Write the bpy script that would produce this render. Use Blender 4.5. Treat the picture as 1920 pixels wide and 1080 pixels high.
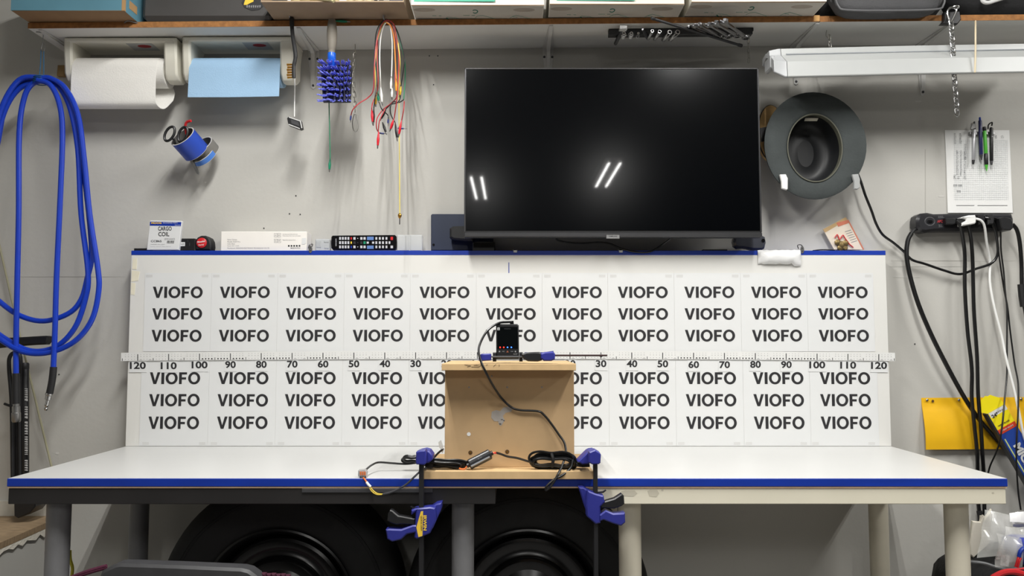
import bpy, bmesh, math, random
from mathutils import Vector, Matrix, noise
random.seed(7)
R = math.radians
SC = bpy.context.scene
COL = SC.collection
for _o in list(bpy.data.objects):
    bpy.data.objects.remove(_o)

# ------------------------------------------------------------------ camera, light, exposure
F = 1500.0                    # focal length in pixels of a 1920 wide frame
PITCH = R(3.82)
ZT = 0.76                     # table surface
ZC = ZT + 0.3335              # lens height
CP, SP = math.cos(PITCH), math.sin(PITCH)
cam_d = bpy.data.cameras.new('camera')
cam_d.sensor_width = 36.0
cam_d.lens = 36.0 * F / 1920.0
cam_d.clip_start = 0.05
cam = bpy.data.objects.new('camera', cam_d)
COL.objects.link(cam)
cam.location = (0, 0, ZC)
cam.rotation_euler = (R(90) + PITCH, 0, 0)
SC.camera = cam
world = bpy.data.worlds.new('world')
SC.world = world
world.use_nodes = True
world.node_tree.nodes['Background'].inputs[0].default_value = (0.9, 0.95, 1.0, 1)
world.node_tree.nodes['Background'].inputs[1].default_value = 0.02
SC.view_settings.view_transform = 'Standard'
SC.view_settings.look = 'None'
SC.view_settings.gamma = 1
SC.view_settings.use_curve_mapping = False
SC.view_settings.exposure = -0.22
CEIL = 2.74
# ceiling fixtures (x, y0, y1, watts per tube); the lamps themselves are made by ceiling_light() below
FIXTURES = [(-0.42, 0.66, 1.76, 27), (0.92, 0.62, 1.72, 20), (2.45, 0.50, 1.72, 20),
            (-0.34, -3.70, -2.50, 17), (0.90, -3.00, -1.90, 17)]

YW = 2.66      # wall face
YB = 2.575     # backboard face
YF = 1.9785    # table front
XC = -0.0115   # middle of the table

# ------------------------------------------------------------------ pixel helpers (1920x1080 photograph)
def pv(px, py, Y):
    u = (px - 960.0) / F; v = (540.0 - py) / F
    t = Y / (CP - v * SP)
    return Vector((u * t, Y, ZC + t * (SP + v * CP)))
def pz(px, py, Z):
    u = (px - 960.0) / F; v = (540.0 - py) / F
    t = (Z - ZC) / (SP + v * CP)
    return Vector((u * t, t * (CP - v * SP), Z))
def ppm(Y, z=ZC):             # pixels per metre
    return F / (Y * CP + (z - ZC) * SP)

# ------------------------------------------------------------------ materials
def lin(c):
    c = c / 255.0
    return c / 12.92 if c <= 0.04045 else ((c + 0.055) / 1.055) ** 2.4
MATS = {}
def M(name, rgb, rough=0.5, metal=0.0, var=0.05, scale=25.0, bump=0.0, bscale=120.0, coat=0.0, alpha=1.0,
      emit=0.0, spec=0.5, stretch=None, rgb2=None):
    if name in MATS: return MATS[name]
    m = bpy.data.materials.new(name)
    m.use_nodes = True
    nt = m.node_tree; N = nt.nodes; L = nt.links
    bs = N['Principled BSDF']
    col = [lin(c) for c in rgb]
    tc = N.new('ShaderNodeTexCoord')
    src = tc.outputs['Object']
    if stretch:
        mp = N.new('ShaderNodeMapping'); mp.inputs['Scale'].default_value = stretch
        L.new(src, mp.inputs['Vector']); src = mp.outputs['Vector']
    nz = N.new('ShaderNodeTexNoise'); nz.inputs['Scale'].default_value = scale; nz.inputs['Detail'].default_value = 3.0
    L.new(src, nz.inputs['Vector'])
    rp = N.new('ShaderNodeValToRGB')
    a = [max(0.0, c * (1 - var)) for c in col]
    b = [min(1.0, c * (1 + var)) for c in col]
    if rgb2: a = [lin(c) for c in rgb2]; b = col
    rp.color_ramp.elements[0].position = 0.3; rp.color_ramp.elements[1].position = 0.7
    rp.color_ramp.elements[0].color = (*a, 1); rp.color_ramp.elements[1].color = (*b, 1)
    L.new(nz.outputs['Fac'], rp.inputs['Fac'])
    L.new(rp.outputs['Color'], bs.inputs['Base Color'])
    bs.inputs['Roughness'].default_value = rough
    bs.inputs['Metallic'].default_value = metal
    bs.inputs['Specular IOR Level'].default_value = spec
    if coat:
        bs.inputs['Coat Weight'].default_value = coat; bs.inputs['Coat Roughness'].default_value = 0.03
    if alpha < 1: bs.inputs['Alpha'].default_value = alpha
    if emit:
        bs.inputs['Emission Color'].default_value = (*col, 1); bs.inputs['Emission Strength'].default_value = emit
    if bump:
        n2 = N.new('ShaderNodeTexNoise'); n2.inputs['Scale'].default_value = bscale; n2.inputs['Detail'].default_value = 4.0
        L.new(src, n2.inputs['Vector'])
        bp = N.new('ShaderNodeBump'); bp.inputs['Strength'].default_value = bump; bp.inputs['Distance'].default_value = 0.004
        L.new(n2.outputs['Fac'], bp.inputs['Height']); L.new(bp.outputs['Normal'], bs.inputs['Normal'])
    MATS[name] = m
    return m

WALL = M('painted_drywall', (194, 192, 186), 0.75, var=0.035, scale=3.0, bump=0.12, bscale=60)
CEILM = M('ceiling_paint', (205, 204, 200), 0.9, var=0.02)
FLOORM = M('concrete_floor', (118, 116, 114), 0.6, var=0.12, scale=6, bump=0.2)
WHITE = M('white_laminate', (206, 206, 204), 0.35, var=0.012, scale=4)
BOARDW = M('white_board', (221, 220, 216), 0.5, var=0.012, scale=5)
PAPER = M('paper', (219, 220, 220), 0.8, var=0.012, scale=9)
INK = M('black_ink', (34, 33, 36), 0.7, var=0.08)
GREYINK = M('grey_ink', (140, 140, 142), 0.8)
TAPE = M('clear_tape', (208, 208, 207), 0.45, var=0.03)
BLUE = M('blue_edge_tape', (14, 52, 158), 0.4, var=0.12, scale=14, stretch=(0.4, 1, 3))
PLY = M('plywood_edge', (236, 204, 172), 0.7, var=0.1)
BLKTABLE = M('black_brown_laminate', (34, 32, 32), 0.55, var=0.15, scale=8)
CREAM = M('cream_laminate', (230, 224, 204), 0.45, var=0.02, scale=6)
GREYLEG = M('grey_painted_steel', (124, 124, 126), 0.4, var=0.06)
CREAMLEG = M('cream_painted_steel', (222, 215, 196), 0.4, var=0.02)
HOSE = M('blue_rubber', (16, 58, 182), 0.35, var=0.06)
RUBBER = M('black_rubber', (24, 24, 26), 0.55, var=0.15)
BLACK = M('black_plastic', (26, 26, 28), 0.4, var=0.1)
BLACKG = M('glossy_black_plastic', (18, 18, 20), 0.15, var=0.05)
DARKGREY = M('dark_grey_plastic', (62, 62, 65), 0.5, var=0.08)
CABLE = M('black_cable_jacket', (20, 20, 21), 0.3, var=0.08)
CABLEG = M('grey_cable_jacket', (70, 70, 74), 0.35)
CHROME = M('chrome', (205, 205, 205), 0.18, metal=1.0, var=0.05)
STEEL = M('brushed_steel', (165, 165, 165), 0.35, metal=1.0, var=0.08)
DSTEEL = M('dark_steel', (95, 95, 97), 0.35, metal=1.0, var=0.08)
BRASS = M('brass', (196, 150, 70), 0.35, metal=1.0, var=0.1)
PLASTW = M('off_white_plastic', (226, 223, 210), 0.4, var=0.015)
SHELFW = M('white_melamine', (222, 221, 217), 0.5, var=0.015, scale=8)
PARTICLE = M('particle_board_edge', (158, 108, 60), 0.8, var=0.25, scale=60, bump=0.3)
CLAMPB = M('blue_clamp_resin', (44, 49, 138), 0.4, var=0.05)
YELLOW = M('yellow_label', (245, 205, 70), 0.5, var=0.03)
REDP = M('red_plastic', (205, 38, 44), 0.35, var=0.06)
GREENP = M('green_plastic', (22, 140, 104), 0.4, var=0.06)
YELP = M('yellow_plastic', (226, 196, 66), 0.4, var=0.06)
ORNG = M('orange_plastic', (226, 120, 60), 0.4, var=0.06)
WHTP = M('white_plastic', (238, 238, 236), 0.4, var=0.02)
CARD = M('brown_cardboard', (158, 136, 112), 0.8, var=0.05, scale=20)
MDF = M('mdf', (196, 164, 122), 0.75, var=0.06, scale=14)
MDFE = M('mdf_edge', (206, 174, 128), 0.75, var=0.08, scale=30)

# ------------------------------------------------------------------ mesh collector
TXT = {}
def text_mesh(s, bold):
    k = (s, bold)
    if k in TXT: return TXT[k]
    cu = bpy.data.curves.new('lettering', 'FONT'); cu.body = s; cu.size = 1.0; cu.offset = bold; cu.resolution_u = 3
    ob = bpy.data.objects.new('lettering', cu); COL.objects.link(ob)
    dg = bpy.context.evaluated_depsgraph_get(); dg.update()
    me = bpy.data.meshes.new_from_object(ob.evaluated_get(dg))
    vs = [(v.co.x, v.co.y) for v in me.vertices]; fs = [tuple(p.vertices) for p in me.polygons]
    bpy.data.objects.remove(ob); bpy.data.curves.remove(cu); bpy.data.meshes.remove(me)
    x0 = min(v[0] for v in vs); x1 = max(v[0] for v in vs); y0 = min(v[1] for v in vs); y1 = max(v[1] for v in vs)
    vs = [((x - x0) / (x1 - x0), (y - y0) / (y1 - y0)) for x, y in vs]
    TXT[k] = (vs, fs)
    return TXT[k]

def smooth_path(pts, sub=6, closed=False):
    P = [Vector(p) for p in pts]; n = len(P)
    if n < 3: return P
    out = []
    rng = range(n) if closed else range(n - 1)
    for i in rng:
        if closed: p0, p1, p2, p3 = P[i - 1], P[i], P[(i + 1) % n], P[(i + 2) % n]
        else:
            p1, p2 = P[i], P[i + 1]
            p0 = P[i - 1] if i > 0 else p1 * 2 - p2
            p3 = P[i + 2] if i + 2 < n else p2 * 2 - p1
        for k in range(sub):
            t = k / sub
            out.append(0.5 * ((2 * p1) + (p2 - p0) * t + (2 * p0 - 5 * p1 + 4 * p2 - p3) * t * t + (3 * p1 - p0 - 3 * p2 + p3) * t ** 3))
    if not closed: out.append(P[-1])
    return out

class B:
    def __init__(s, mat=None):
        s.v = []; s.f = []; s.mi = []; s.mats = []; s.cur = 0
        if mat: s.m(mat)
    def m(s, mat):
        if mat not in s.mats: s.mats.append(mat)
        s.cur = s.mats.index(mat); return s
    def add(s, vs, fs, X=None):
        o = len(s.v)
        s.v += [(X @ Vector(v)) if X else Vector(v) for v in vs]
        s.f += [tuple(i + o for i in f) for f in fs]
        s.mi += [s.cur] * len(fs); return s
    def box(s, x0, x1, y0, y1, z0, z1, b=0.0, X=None):
        if x0 > x1: x0, x1 = x1, x0
        if y0 > y1: y0, y1 = y1, y0
        if z0 > z1: z0, z1 = z1, z0
        c = [(x0, x1), (y0, y1), (z0, z1)]
        if b <= 0:
            vs = [(c[0][i], c[1][j], c[2][k]) for i in (0, 1) for j in (0, 1) for k in (0, 1)]
            return s.add(vs, [(0, 1, 3, 2), (4, 6, 7, 5), (0, 4, 5, 1), (2, 3, 7, 6), (0, 2, 6, 4), (1, 5, 7, 3)], X)
        b = min(b, (x1 - x0) * .49, (y1 - y0) * .49, (z1 - z0) * .49)
        vs = []; ix = {}
        for i in (0, 1):
            for j in (0, 1):
                for k in (0, 1):
                    q = (i, j, k); p = [c[a][q[a]] for a in range(3)]; sg = [1 if q[a] else -1 for a in range(3)]
                    for a in range(3):
                        w = [p[d] - (0 if d == a else sg[d] * b) for d in range(3)]
                        ix[(q, a)] = len(vs); vs.append(w)
        fs = []
        for a in range(3):
            d, e = [x for x in range(3) if x != a]
            for sd in (0, 1):
                def key(p, q):
                    t = [0, 0, 0]; t[a] = sd; t[d] = p; t[e] = q; return ix[(tuple(t), a)]
                fs.append((key(0, 0), key(1, 0), key(1, 1), key(0, 1)))
            for p in (0, 1):
                for q in (0, 1):
                    t0 = [0, 0, 0]; t0[d] = p; t0[e] = q; t1 = list(t0); t1[a] = 1
                    fs.append((ix[(tuple(t0), d)], ix[(tuple(t1), d)], ix[(tuple(t1), e)], ix[(tuple(t0), e)]))
        for i in (0, 1):
            for j in (0, 1):
                for k in (0, 1): fs.append(tuple(ix[((i, j, k), a)] for a in range(3)))
        return s.add(vs, fs, X)
    def loft(s, rings, caps=True, closed=True, X=None):
        n = len(rings[0]); vs = [p for r in rings for p in r]; fs = []
        for i in range(len(rings) - 1):
            for j in range(n if closed else n - 1):
                k = (j + 1) % n
                fs.append((i * n + j, i * n + k, (i + 1) * n + k, (i + 1) * n + j))
        if caps and closed:
            fs.append(tuple(range(n))); fs.append(tuple((len(rings) - 1) * n + j for j in range(n)))
        return s.add(vs, fs, X)
    def prism(s, poly, y0, y1, b=0.0, X=None):        # poly: (x, z) outline, y0 the front
        def inset(d):
            n = len(poly); A = sum(poly[i][0] * poly[(i + 1) % n][1] - poly[(i + 1) % n][0] * poly[i][1] for i in range(n))
            sg = 1 if A > 0 else -1; out = []
            for i in range(n):
                a, p, c = Vector(poly[i - 1][:2]), Vector(poly[i][:2]), Vector(poly[(i + 1) % n][:2])
                e1 = (p - a).normalized(); e2 = (c - p).normalized()
                n1 = Vector((-e1.y, e1.x)) * sg; n2 = Vector((-e2.y, e2.x)) * sg
                w = n1 + n2; L = w.length
                w = n1 if L < 1e-4 else w / L / max(0.45, (w / L).dot(n1))
                out.append(p + w * d)
            return out
        r = []
        if b > 0:
            q = inset(b); r.append([(p[0], y0, p[1]) for p in q])
            r.append([(p[0], y0 + b, p[1]) for p in poly]); r.append([(p[0], y1 - b, p[1]) for p in poly]); r.append([(p[0], y1, p[1]) for p in q])
        else: r = [[(p[0], y0, p[1]) for p in poly], [(p[0], y1, p[1]) for p in poly]]
        return s.loft(r, X=X)
    def ppx(s, pts, Y, th, b=0.0):                     # outline read off the photograph, standing at depth Y, th deep
        return s.prism([(pv(x, y, Y).x, pv(x, y, Y).z) for x, y in pts], Y, Y + th, b)
    def tube(s, pts, r, seg=8, closed=False, spline=True, sub=6, caps=True):
        P = smooth_path(pts, sub, closed) if spline else [Vector(p) for p in pts]
        n = len(P); rings = []
        T = []
        for i in range(n):
            a = P[i - 1] if (i > 0 or closed) else P[i]; c = P[(i + 1) % n] if (i < n - 1 or closed) else P[i]
            d = c - a; T.append(d.normalized() if d.length > 1e-9 else Vector((0, 0, 1)))
        up = Vector((0, 0, 1)) if abs(T[0].z) < 0.9 else Vector((0, 1, 0))
        nrm = T[0].cross(up).normalized()
        for i in range(n):
            nrm = nrm - T[i] * nrm.dot(T[i])
            nrm = nrm.normalized() if nrm.length > 1e-6 else T[i].orthogonal().normalized()
            bi = T[i].cross(nrm)
            rr = r(i / (n - 1)) if callable(r) else r
            rings.append([P[i] + (nrm * math.cos(2 * math.pi * k / seg) + bi * math.sin(2 * math.pi * k / seg)) * rr for k in range(seg)])
        if closed:
            rings.append(rings[0]); return s.loft(rings, caps=False)
        return s.loft(rings, caps=caps)
    def lathe(s, prof, seg=24, X=None, caps=True):     # prof: (radius, height) about local z
        return s.loft([[(r * math.cos(2 * math.pi * k / seg), r * math.sin(2 * math.pi * k / seg), h) for k in range(seg)] for r, h in prof], caps=caps, X=X)
    def rod(s, a, b, r, seg=10, r2=None):
        a = Vector(a); b = Vector(b)
        return s.lathe([(r, 0), (r if r2 is None else r2, (b - a).length)], seg, axis(a, b))
    def ball(s, c, r, seg=10, sc=(1, 1, 1)):
        n = max(4, seg // 2)
        pr = [(max(1e-4, r * math.sin(math.pi * i / n)), -r * math.cos(math.pi * i / n)) for i in range(n + 1)]
        return s.lathe(pr, seg, Matrix.Translation(c) @ Matrix.Diagonal((*sc, 1)))
    def quad(s, a, b, c, d): return s.add([a, b, c, d], [(0, 1, 2, 3)])
    def text(s, t, O, U, V, off=0.0006, bold=0.012):
        vs, fs = text_mesh(t, bold); O = Vector(O); U = Vector(U); V = Vector(V); n = U.cross(V).normalized() * off
        return s.add([O + U * x + V * y + n for x, y in vs], fs)
    def textpx(s, t, x0, x1, yb, yt, Y, off=0.0006, bold=0.012):
        O = pv(x0, yb, Y); return s.text(t, O, pv(x1, yb, Y) - O, pv(x0, yt, Y) - O, off, bold)
    def patch(s, a, b, c, d, nx=10, ny=10, amp=0.0, fr=12.0, seed=0.0, th=0.0):
        a, b, c, d = map(Vector, (a, b, c, d)); vs = []; N = (b - a).cross(d - a).normalized()
        for j in range(ny + 1):
            for i in range(nx + 1):
                u = i / nx; w = j / ny
                p = a.lerp(b, u).lerp(d.lerp(c, u), w)
                h = noise.noise(p * fr + Vector((seed, seed * 1.7, seed * .3))) * amp if amp else 0
                vs.append(p + N * h)
        q = (nx + 1)
        return s.add(vs, [(j * q + i, j * q + i + 1, (j + 1) * q + i + 1, (j + 1) * q + i) for j in range(ny) for i in range(nx)])

def axis(a, b):            # matrix carrying local z onto a->b
    a = Vector(a); b = Vector(b)
    return Matrix.Translation(a) @ (b - a).to_track_quat('Z', 'Y').to_matrix().to_4x4()
def frame(O, U, N, V):
    m = Matrix.Identity(4)
    for i, c in enumerate((U, N, V)):
        for r in range(3): m[r][i] = c[r]
    for r in range(3): m[r][3] = O[r]
    return m

ORI = {}
def link(name, bld, parent=None, smooth=35, base=True):
    me = bpy.data.meshes.new(name)
    lo = Vector([min(v[i] for v in bld.v) for i in range(3)]); hi = Vector([max(v[i] for v in bld.v) for i in range(3)])
    org = (lo + hi) / 2
    if parent is None and base: org.z = lo.z
    me.from_pydata([v - org for v in bld.v], [], bld.f)
    for m in bld.mats: me.materials.append(m)
    me.polygons.foreach_set('material_index', bld.mi)
    bm = bmesh.new(); bm.from_mesh(me); bmesh.ops.recalc_face_normals(bm, faces=bm.faces); bm.to_mesh(me); bm.free()
    if smooth:
        me.polygons.foreach_set('use_smooth', [True] * len(me.polygons)); me.set_sharp_from_angle(angle=R(smooth))
    me.update()
    o = bpy.data.objects.new(name, me); COL.objects.link(o)
    if parent is not None:
        o.parent = parent; o.location = org - ORI[parent.name]
    else: o.location = org
    ORI[o.name] = org
    return o
def tag(o, label, cat, group=None):
    o['label'] = label; o['category'] = cat
    if group: o['group'] = group
    return o
def thing(name, label, cat, loc, group=None):
    o = bpy.data.objects.new(name, None); COL.objects.link(o); o.location = loc; o.empty_display_size = 0.05
    ORI[o.name] = Vector(loc)
    return tag(o, label, cat, group)
def one(name, bld, label, cat, group=None, smooth=35): return tag(link(name, bld, None, smooth), label, cat, group)
def struct(name, bld, parent=None):
    o = link(name, bld, parent, 30)
    if parent is None: o['kind'] = 'structure'
    return o

# ------------------------------------------------------------------ room shell
XL, XR, YK = -3.4, 5.6, -7.0
struct('floor', B(FLOORM).box(XL - .1, XR + .1, YK - .1, YW + .1, -0.1, 0))
struct('ceiling', B(CEILM).box(XL - .1, XR + .1, YK - .1, YW + .1, CEIL, CEIL + .1))
wb = B(WALL); wb.box(XL - .1, XR + .1, YW, YW + .1, 0, CEIL)
wall_back = struct('wall_back', wb)
struct('wall_left', B(WALL).box(XL - .1, XL, YK, YW, 0, CEIL))
struct('wall_right', B(WALL).box(XR, XR + .1, YK, YW, 0, CEIL))
struct('wall_front', B(M('dark_front_wall', (66, 64, 62), 0.7)).box(XL - .1, XR + .1, YK - .1, YK, 0, CEIL))  # unseen wall, coloured dark to dim the screen reflection and ambient bounce
h = B(INK)
for x, y in ((805, 105), (821, 105), (813, 159), (563, 402), (555, 367), (543, 401), (495, 428), (111, 702), (1715, 645)):
    p = pv(x, y, YW); h.lathe([(0.0022, 0), (0.0022, 0.001)], 8, axis(p + Vector((0, -.0008, 0)), p + Vector((0, -1, 0))))
link('screw_hole', h, wall_back)
h = B(M('wall_scuff', (206, 204, 199), 0.8))
for x, y, w, hh in ((107, 850, 7, 4), (385, 342, 4, 3), (1722, 190, 14, 3), (1765, 368, 12, 3), (1840, 489, 60, 1), (1700, 520, 50, 1)):
    h.ppx([(x - w / 2, y), (x - w / 4, y - hh / 2), (x + w / 3, y - hh / 2), (x + w / 2, y), (x + w / 4, y + hh / 2), (x - w / 4, y + hh / 2)], YW - .0008, .0006)
link('scuff_mark', h, wall_back)
h = B(M('drywall_seam', (172, 170, 164), .8))
for x, y, w, hh in ((120, 519, 230, .7), (1790, 489, 240, .7), (1742, 500, 150, .6)): h.ppx([(x - w / 2, y), (x, y - hh), (x + w / 2, y), (x, y + hh)], YW - .0006, .0004)
h.ppx([(1734.5, 280), (1735.3, 280), (1735.8, 420), (1734.6, 420)], YW - .0006, .0004)
link('drywall_seam', h, wall_back)
# torn lower ledge at the left
zl = pv(50, 966, YW).z
lb = B(WALL)
fl = [pz(-260, 1130, zl), pz(96, 975, zl)]
lb.prism([(-3.3, 0), (fl[1].x, 0), (fl[1].x, zl - .02), (-3.3, zl - .02)], 2.62, YW)
pts = [(-3.3, YW), (fl[1].x + .02, YW), (fl[1].x, fl[1].y), (fl[0].x, fl[0].y), (-3.3, fl[0].y)]
lb.loft([[(x, y, 0) for x, y in pts], [(x, y, zl - .018) for x, y in pts]])
ledge = struct('trim_1', lb)
tb = B(M('raw_plywood', (150, 128, 100), 0.8, var=0.25, scale=30, stretch=(1, 5, 1)))
tb.loft([[(x + .004, y - .006, zl - .018) for x, y in pts], [(x + .004, y - .006, zl) for x, y in pts]])
link('ledge_top', tb, ledge)
tb = B(M('torn_paper', (240, 234, 220), 0.9, var=0.1, bump=0.6))
dzs = [.008 + .03 * random.random() ** 1.5 for _ in range(19)]
for k in range(18):
    a = fl[1].lerp(fl[0], k / 18 * .55); a2 = fl[1].lerp(fl[0], (k + 1) / 18 * .55)
    tb.add([(a.x + .0045, a.y, zl - .0185), (a2.x + .0045, a2.y, zl - .0185), (a2.x + .0052, a2.y, zl - .019 - dzs[k + 1]), (a.x + .0052, a.y, zl - .019 - dzs[k])], [(0, 1, 2, 3)])
link('torn_edge', tb, ledge)
bb = B(M('baseboard_paint', (205, 202, 192), 0.6)); a = pv(0, 962, YW - .012); c = pv(92, 940, YW - .012)
bb.box(-3.3, c.x, YW - .012, YW, zl, c.z)
struct('baseboard_left', bb)

# ------------------------------------------------------------------ ceiling lamps (behind and above the camera)
TUBE = M('lit_fluorescent_tube', (255, 252, 244), 0.4, emit=6.0, var=0)
HOUS = M('white_enamel', (235, 234, 230), 0.35)
NAMES = ['above the left half of the bench', 'above the right half of the bench', 'right of the bench', 'behind the camera, left row', 'behind the camera, right row']
for (x, y0, y1, w), wh in zip(FIXTURES, NAMES):
    root = thing('ceiling_light', 'white fluorescent ceiling fixture with two lit tubes ' + wh, 'ceiling light', (x, (y0 + y1) / 2, CEIL), 'ceiling fixtures')
    hb = B(HOUS); hb.prism([(x - .1, CEIL), (x + .1, CEIL), (x + .08, CEIL - .05), (x - .08, CEIL - .05)], y0 - .05, y1 + .05, .004)
    link('housing', hb, root)
    for sx in (-.05, .05):
        link('tube', B(TUBE).rod((x + sx, y0, CEIL - .075), (x + sx, y1, CEIL - .075), .011, 12), root)
        ld = bpy.data.lights.new('tube_light', 'AREA'); ld.shape = 'RECTANGLE'; ld.size = .02; ld.size_y = y1 - y0; ld.energy = w
        ld.color = (1.0, 0.99, 0.96)
        lo = bpy.data.objects.new('tube_light', ld); COL.objects.link(lo); lo.parent = root
        lo.location = Vector((x + sx, (y0 + y1) / 2, CEIL - .0875)) - ORI[root.name]

# ------------------------------------------------------------------ work bench
HW = 1.22
top = thing('bench_top', 'long white laminate bench top with a blue taped front edge', 'bench top', (XC, YF, ZT - .02))
b = B(WHITE); b.box(XC - HW, XC + HW, YF + .001, YW - .004, ZT - .02, ZT, .0015); link('panel', b, top)
b = B(BLUE); b.box(XC - HW, XC + HW, YF - .001, YF + .003, ZT - .0195, ZT - .0003, .001); link('edge_tape', b, top)
b = B(PLY); b.box(XC - HW + .001, XC + HW - .001, YF + .001, YW - .005, ZT - .0235, ZT - .0203); link('plywood_backing', b, top)
def under_table(name, label, x0, x1, mat, legmat, legs):
    t = thing(name, label, 'table', ((x0 + x1) / 2, YF, 0), 'two small tables under the bench top')
    b = B(mat); b.box(x0, x1, YF + .003, YW - .03, ZT - .0625, ZT - .024, .0015); link('tabletop', b, t)
    for x, y in legs:
        lb = B(legmat); lb.lathe([(.026, 0), (.026, .02), (.0275, .03), (.0285, ZT - .0635)], 28, Matrix.Translation((x, y, 0)))
        link('leg', lb, t)
    return t
xl0 = XC - HW + .002; xl1 = pv(929, 930, YF).x
yfl, ybl = YF + .075, YF + .53
def legx(px, y): return pv(px, 1000, y).x
tl = under_table('small_table', 'black-brown small table on grey steel legs under the left side of bench', xl0, xl1, BLKTABLE, GREYLEG,
                 [(legx(109, yfl), yfl), (legx(260, ybl), ybl), (legx(868, yfl), yfl), (legx(887, ybl), ybl)])
xr0 = pv(1118, 930, YF).x; xr1 = XC + HW - .003
tr = under_table('small_table', 'cream small table on cream legs under the right side of bench', xr0, xr1, CREAM, CREAMLEG,
                 [(legx(1181, yfl), yfl), (legx(1140, ybl), ybl), (legx(1648, ybl), ybl), (legx(1794, yfl), yfl)])
b = B(DARKGREY)
p0 = pv(566, 914, YF - .001); p1 = pv(811, 922, YF - .001)
b.box(p0.x, p1.x, YF - .0005, YF + .0032, ZT - .034, ZT - .0245, .0005); link('grey_strip', b, tl)
for x, y, w, hh in ((1180, 925, 30, 12), (1225, 925, 22, 14), (1242, 919, 5, 3), (1862, 924, 5, 3)):
    b = B(M('dirty_cream', (200, 194, 176), .6)); b.ppx([(x - w / 2, y - hh / 3), (x - w / 4, y - hh / 2), (x + w / 3, y - hh / 2.2), (x + w / 2, y), (x + w / 4, y + hh / 2), (x - w / 3, y + hh / 2.5)], YF + .0026, .0006)
    link('glue_residue', b, tr)

# ------------------------------------------------------------------ backboard, papers, ruler
XB0, XB1 = XC - 1.22, XC + 1.22
ZBT = pv(953, 470, YB).z
bd = thing('backboard', 'long white board standing on the bench against the wall with blue taped top', 'board', (XC, YB, ZT))
b = B(BOARDW); b.box(XB0, XB1, YB, YB + .018, ZT + .0005, ZBT - .004, .001); link('panel', b, bd)
b = B(WHITE); b.box(XB0 + .01, XB1 - .01, YB + .019, YW - .002, ZBT - .03, ZBT - .0015); link('rear_rail', b, bd)
b = B(BLUE); b.box(XB0, XB1, YB - .0012, YB + .0205, ZBT - .0145, ZBT, .0008); b.box(XB0, XB1, YB + .0215, YW - .003, ZBT - .0012, ZBT - .0002); link('edge_tape', b, bd)
WRC = M('wrench_steel', (140, 140, 142), .22, metal=1.0)
MASK = M('masking_tape', (228, 222, 200), 0.8, var=0.04)
for q in ([(249, 484), (257, 484), (256, 505), (248, 505)], [(247, 507), (262, 509), (259, 526), (246, 528)], [(246, 530), (254, 531), (252, 553), (245, 552)]):
    link('tape_scrap', B(MASK).ppx(q, YB - .001, .0008), bd)
link('pencil_mark', B(BLUE).ppx([(953.4, 492), (954.8, 492), (954.8, 512), (953.4, 512)], YB - .0008, .0006), bd)

# the five glyphs of the printed word, cap height 1
def glyphs():
    out = []
    out.append((0.0, [(-.01, 1), (.235, 1), (.45, .30), (.665, 1), (.91, 1), (.575, 0), (.325, 0)], None))
    out.append((1.01, [(0, 0), (.255, 0), (.255, 1), (0, 1)], None))
    out.append((1.385, 'O', None)); out.append((2.565, [(0, 0), (.245, 0), (.245, .385), (.62, .385), (.62, .57), (.245, .57), (.245, .815), (.69, .815), (.69, 1), (0, 1)], None))
    out.append((3.36, 'O', None))
    return out
def word(bl, O, U, V, off):
    n = U.cross(V).normalized() * off; tot = 3.36 + 1.06
    def P(x, y): return O + U * (x / tot) + V * y + n
    for x0, g, _ in glyphs():
        if g == 'O':
            k = 36; vs = []; fs = []
            for i in range(k):
                a = 2 * math.pi * i / k; c, s_ = math.cos(a), math.sin(a)
                vs.append(P(x0 + .53 + .53 * c, .5 + .525 * s_)); vs.append(P(x0 + .53 + .29 * c, .5 + .335 * s_))
            for i in range(k):
                j = (i + 1) % k; fs.append((2 * i, 2 * j, 2 * j + 1, 2 * i + 1))
            bl.add(vs, fs)
        else: bl.add([P(x0 + x, y) for x, y in g], [tuple(range(len(g)))])
ORD = ['first', 'second', 'third', 'fourth', 'fifth', 'sixth', 'seventh', 'eighth', 'ninth', 'tenth', 'eleventh']
def sheet(x0, x1, yt, yb, lines, tx0, tx1, label, group, tapes, k):
    Y = YB - .0012
    ym = (yt + yb) / 2; o0 = pv(x0, ym, Y); o1 = pv(x1, ym, Y); o0.z = pv(x0, yb, Y).z; o1.z = pv(x1, yt, Y).z
    b = B(PAPER); b.box(o0.x + .0002, o1.x - .0002, Y + .0002, Y + .0008, o0.z, o1.z)
    b.m(INK)
    for ya, yc in lines:
        O = pv(tx0, yc, Y); O.x = o0.x + (tx0 - x0) / (x1 - x0) * (o1.x - o0.x)
        U = Vector(((tx1 - tx0) / (x1 - x0) * (o1.x - o0.x), 0, random.uniform(-.0006, .0006))); V = pv(tx0, ya, Y) - O; V.x = 0; V.y = 0
        word(b, O, U, V, .0004)
    b.m(TAPE)
    for tx, ty, w, hh in tapes:
        b.ppx([(tx, ty), (tx + w, ty), (tx + w, ty + hh), (tx, ty + hh)], Y - .0001, .0002)
    one('printed_sheet', b, label, 'paper', group, smooth=0)
seam_u = [270, 395.5, 520, 645, 769, 893, 1016.5, 1140, 1264.5, 1389.5, 1514, 1639]
for k in range(11):
    x0, x1 = seam_u[k], seam_u[k + 1]
    lean = (953 - (x0 + x1) / 2) * .0075
    sheet(x0, x1, 512, 659, [(537.5, 558.5), (578, 599), (618.5, 640)], x0 + 18 - lean * .5, x0 + 111.5 - lean * .5,
          f'white sheet of bold black print, {ORD[k]} from left in row above ruler', 'sheets above the ruler',
          [(x0 + 4, 515, 12, 5), (x1 - 17, 515, 12, 5)], k)
seam_l = [263, 391, 517, 641.5, 766, 890, 1016, 1142, 1267.5, 1394, 1519, 1646.5]
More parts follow.
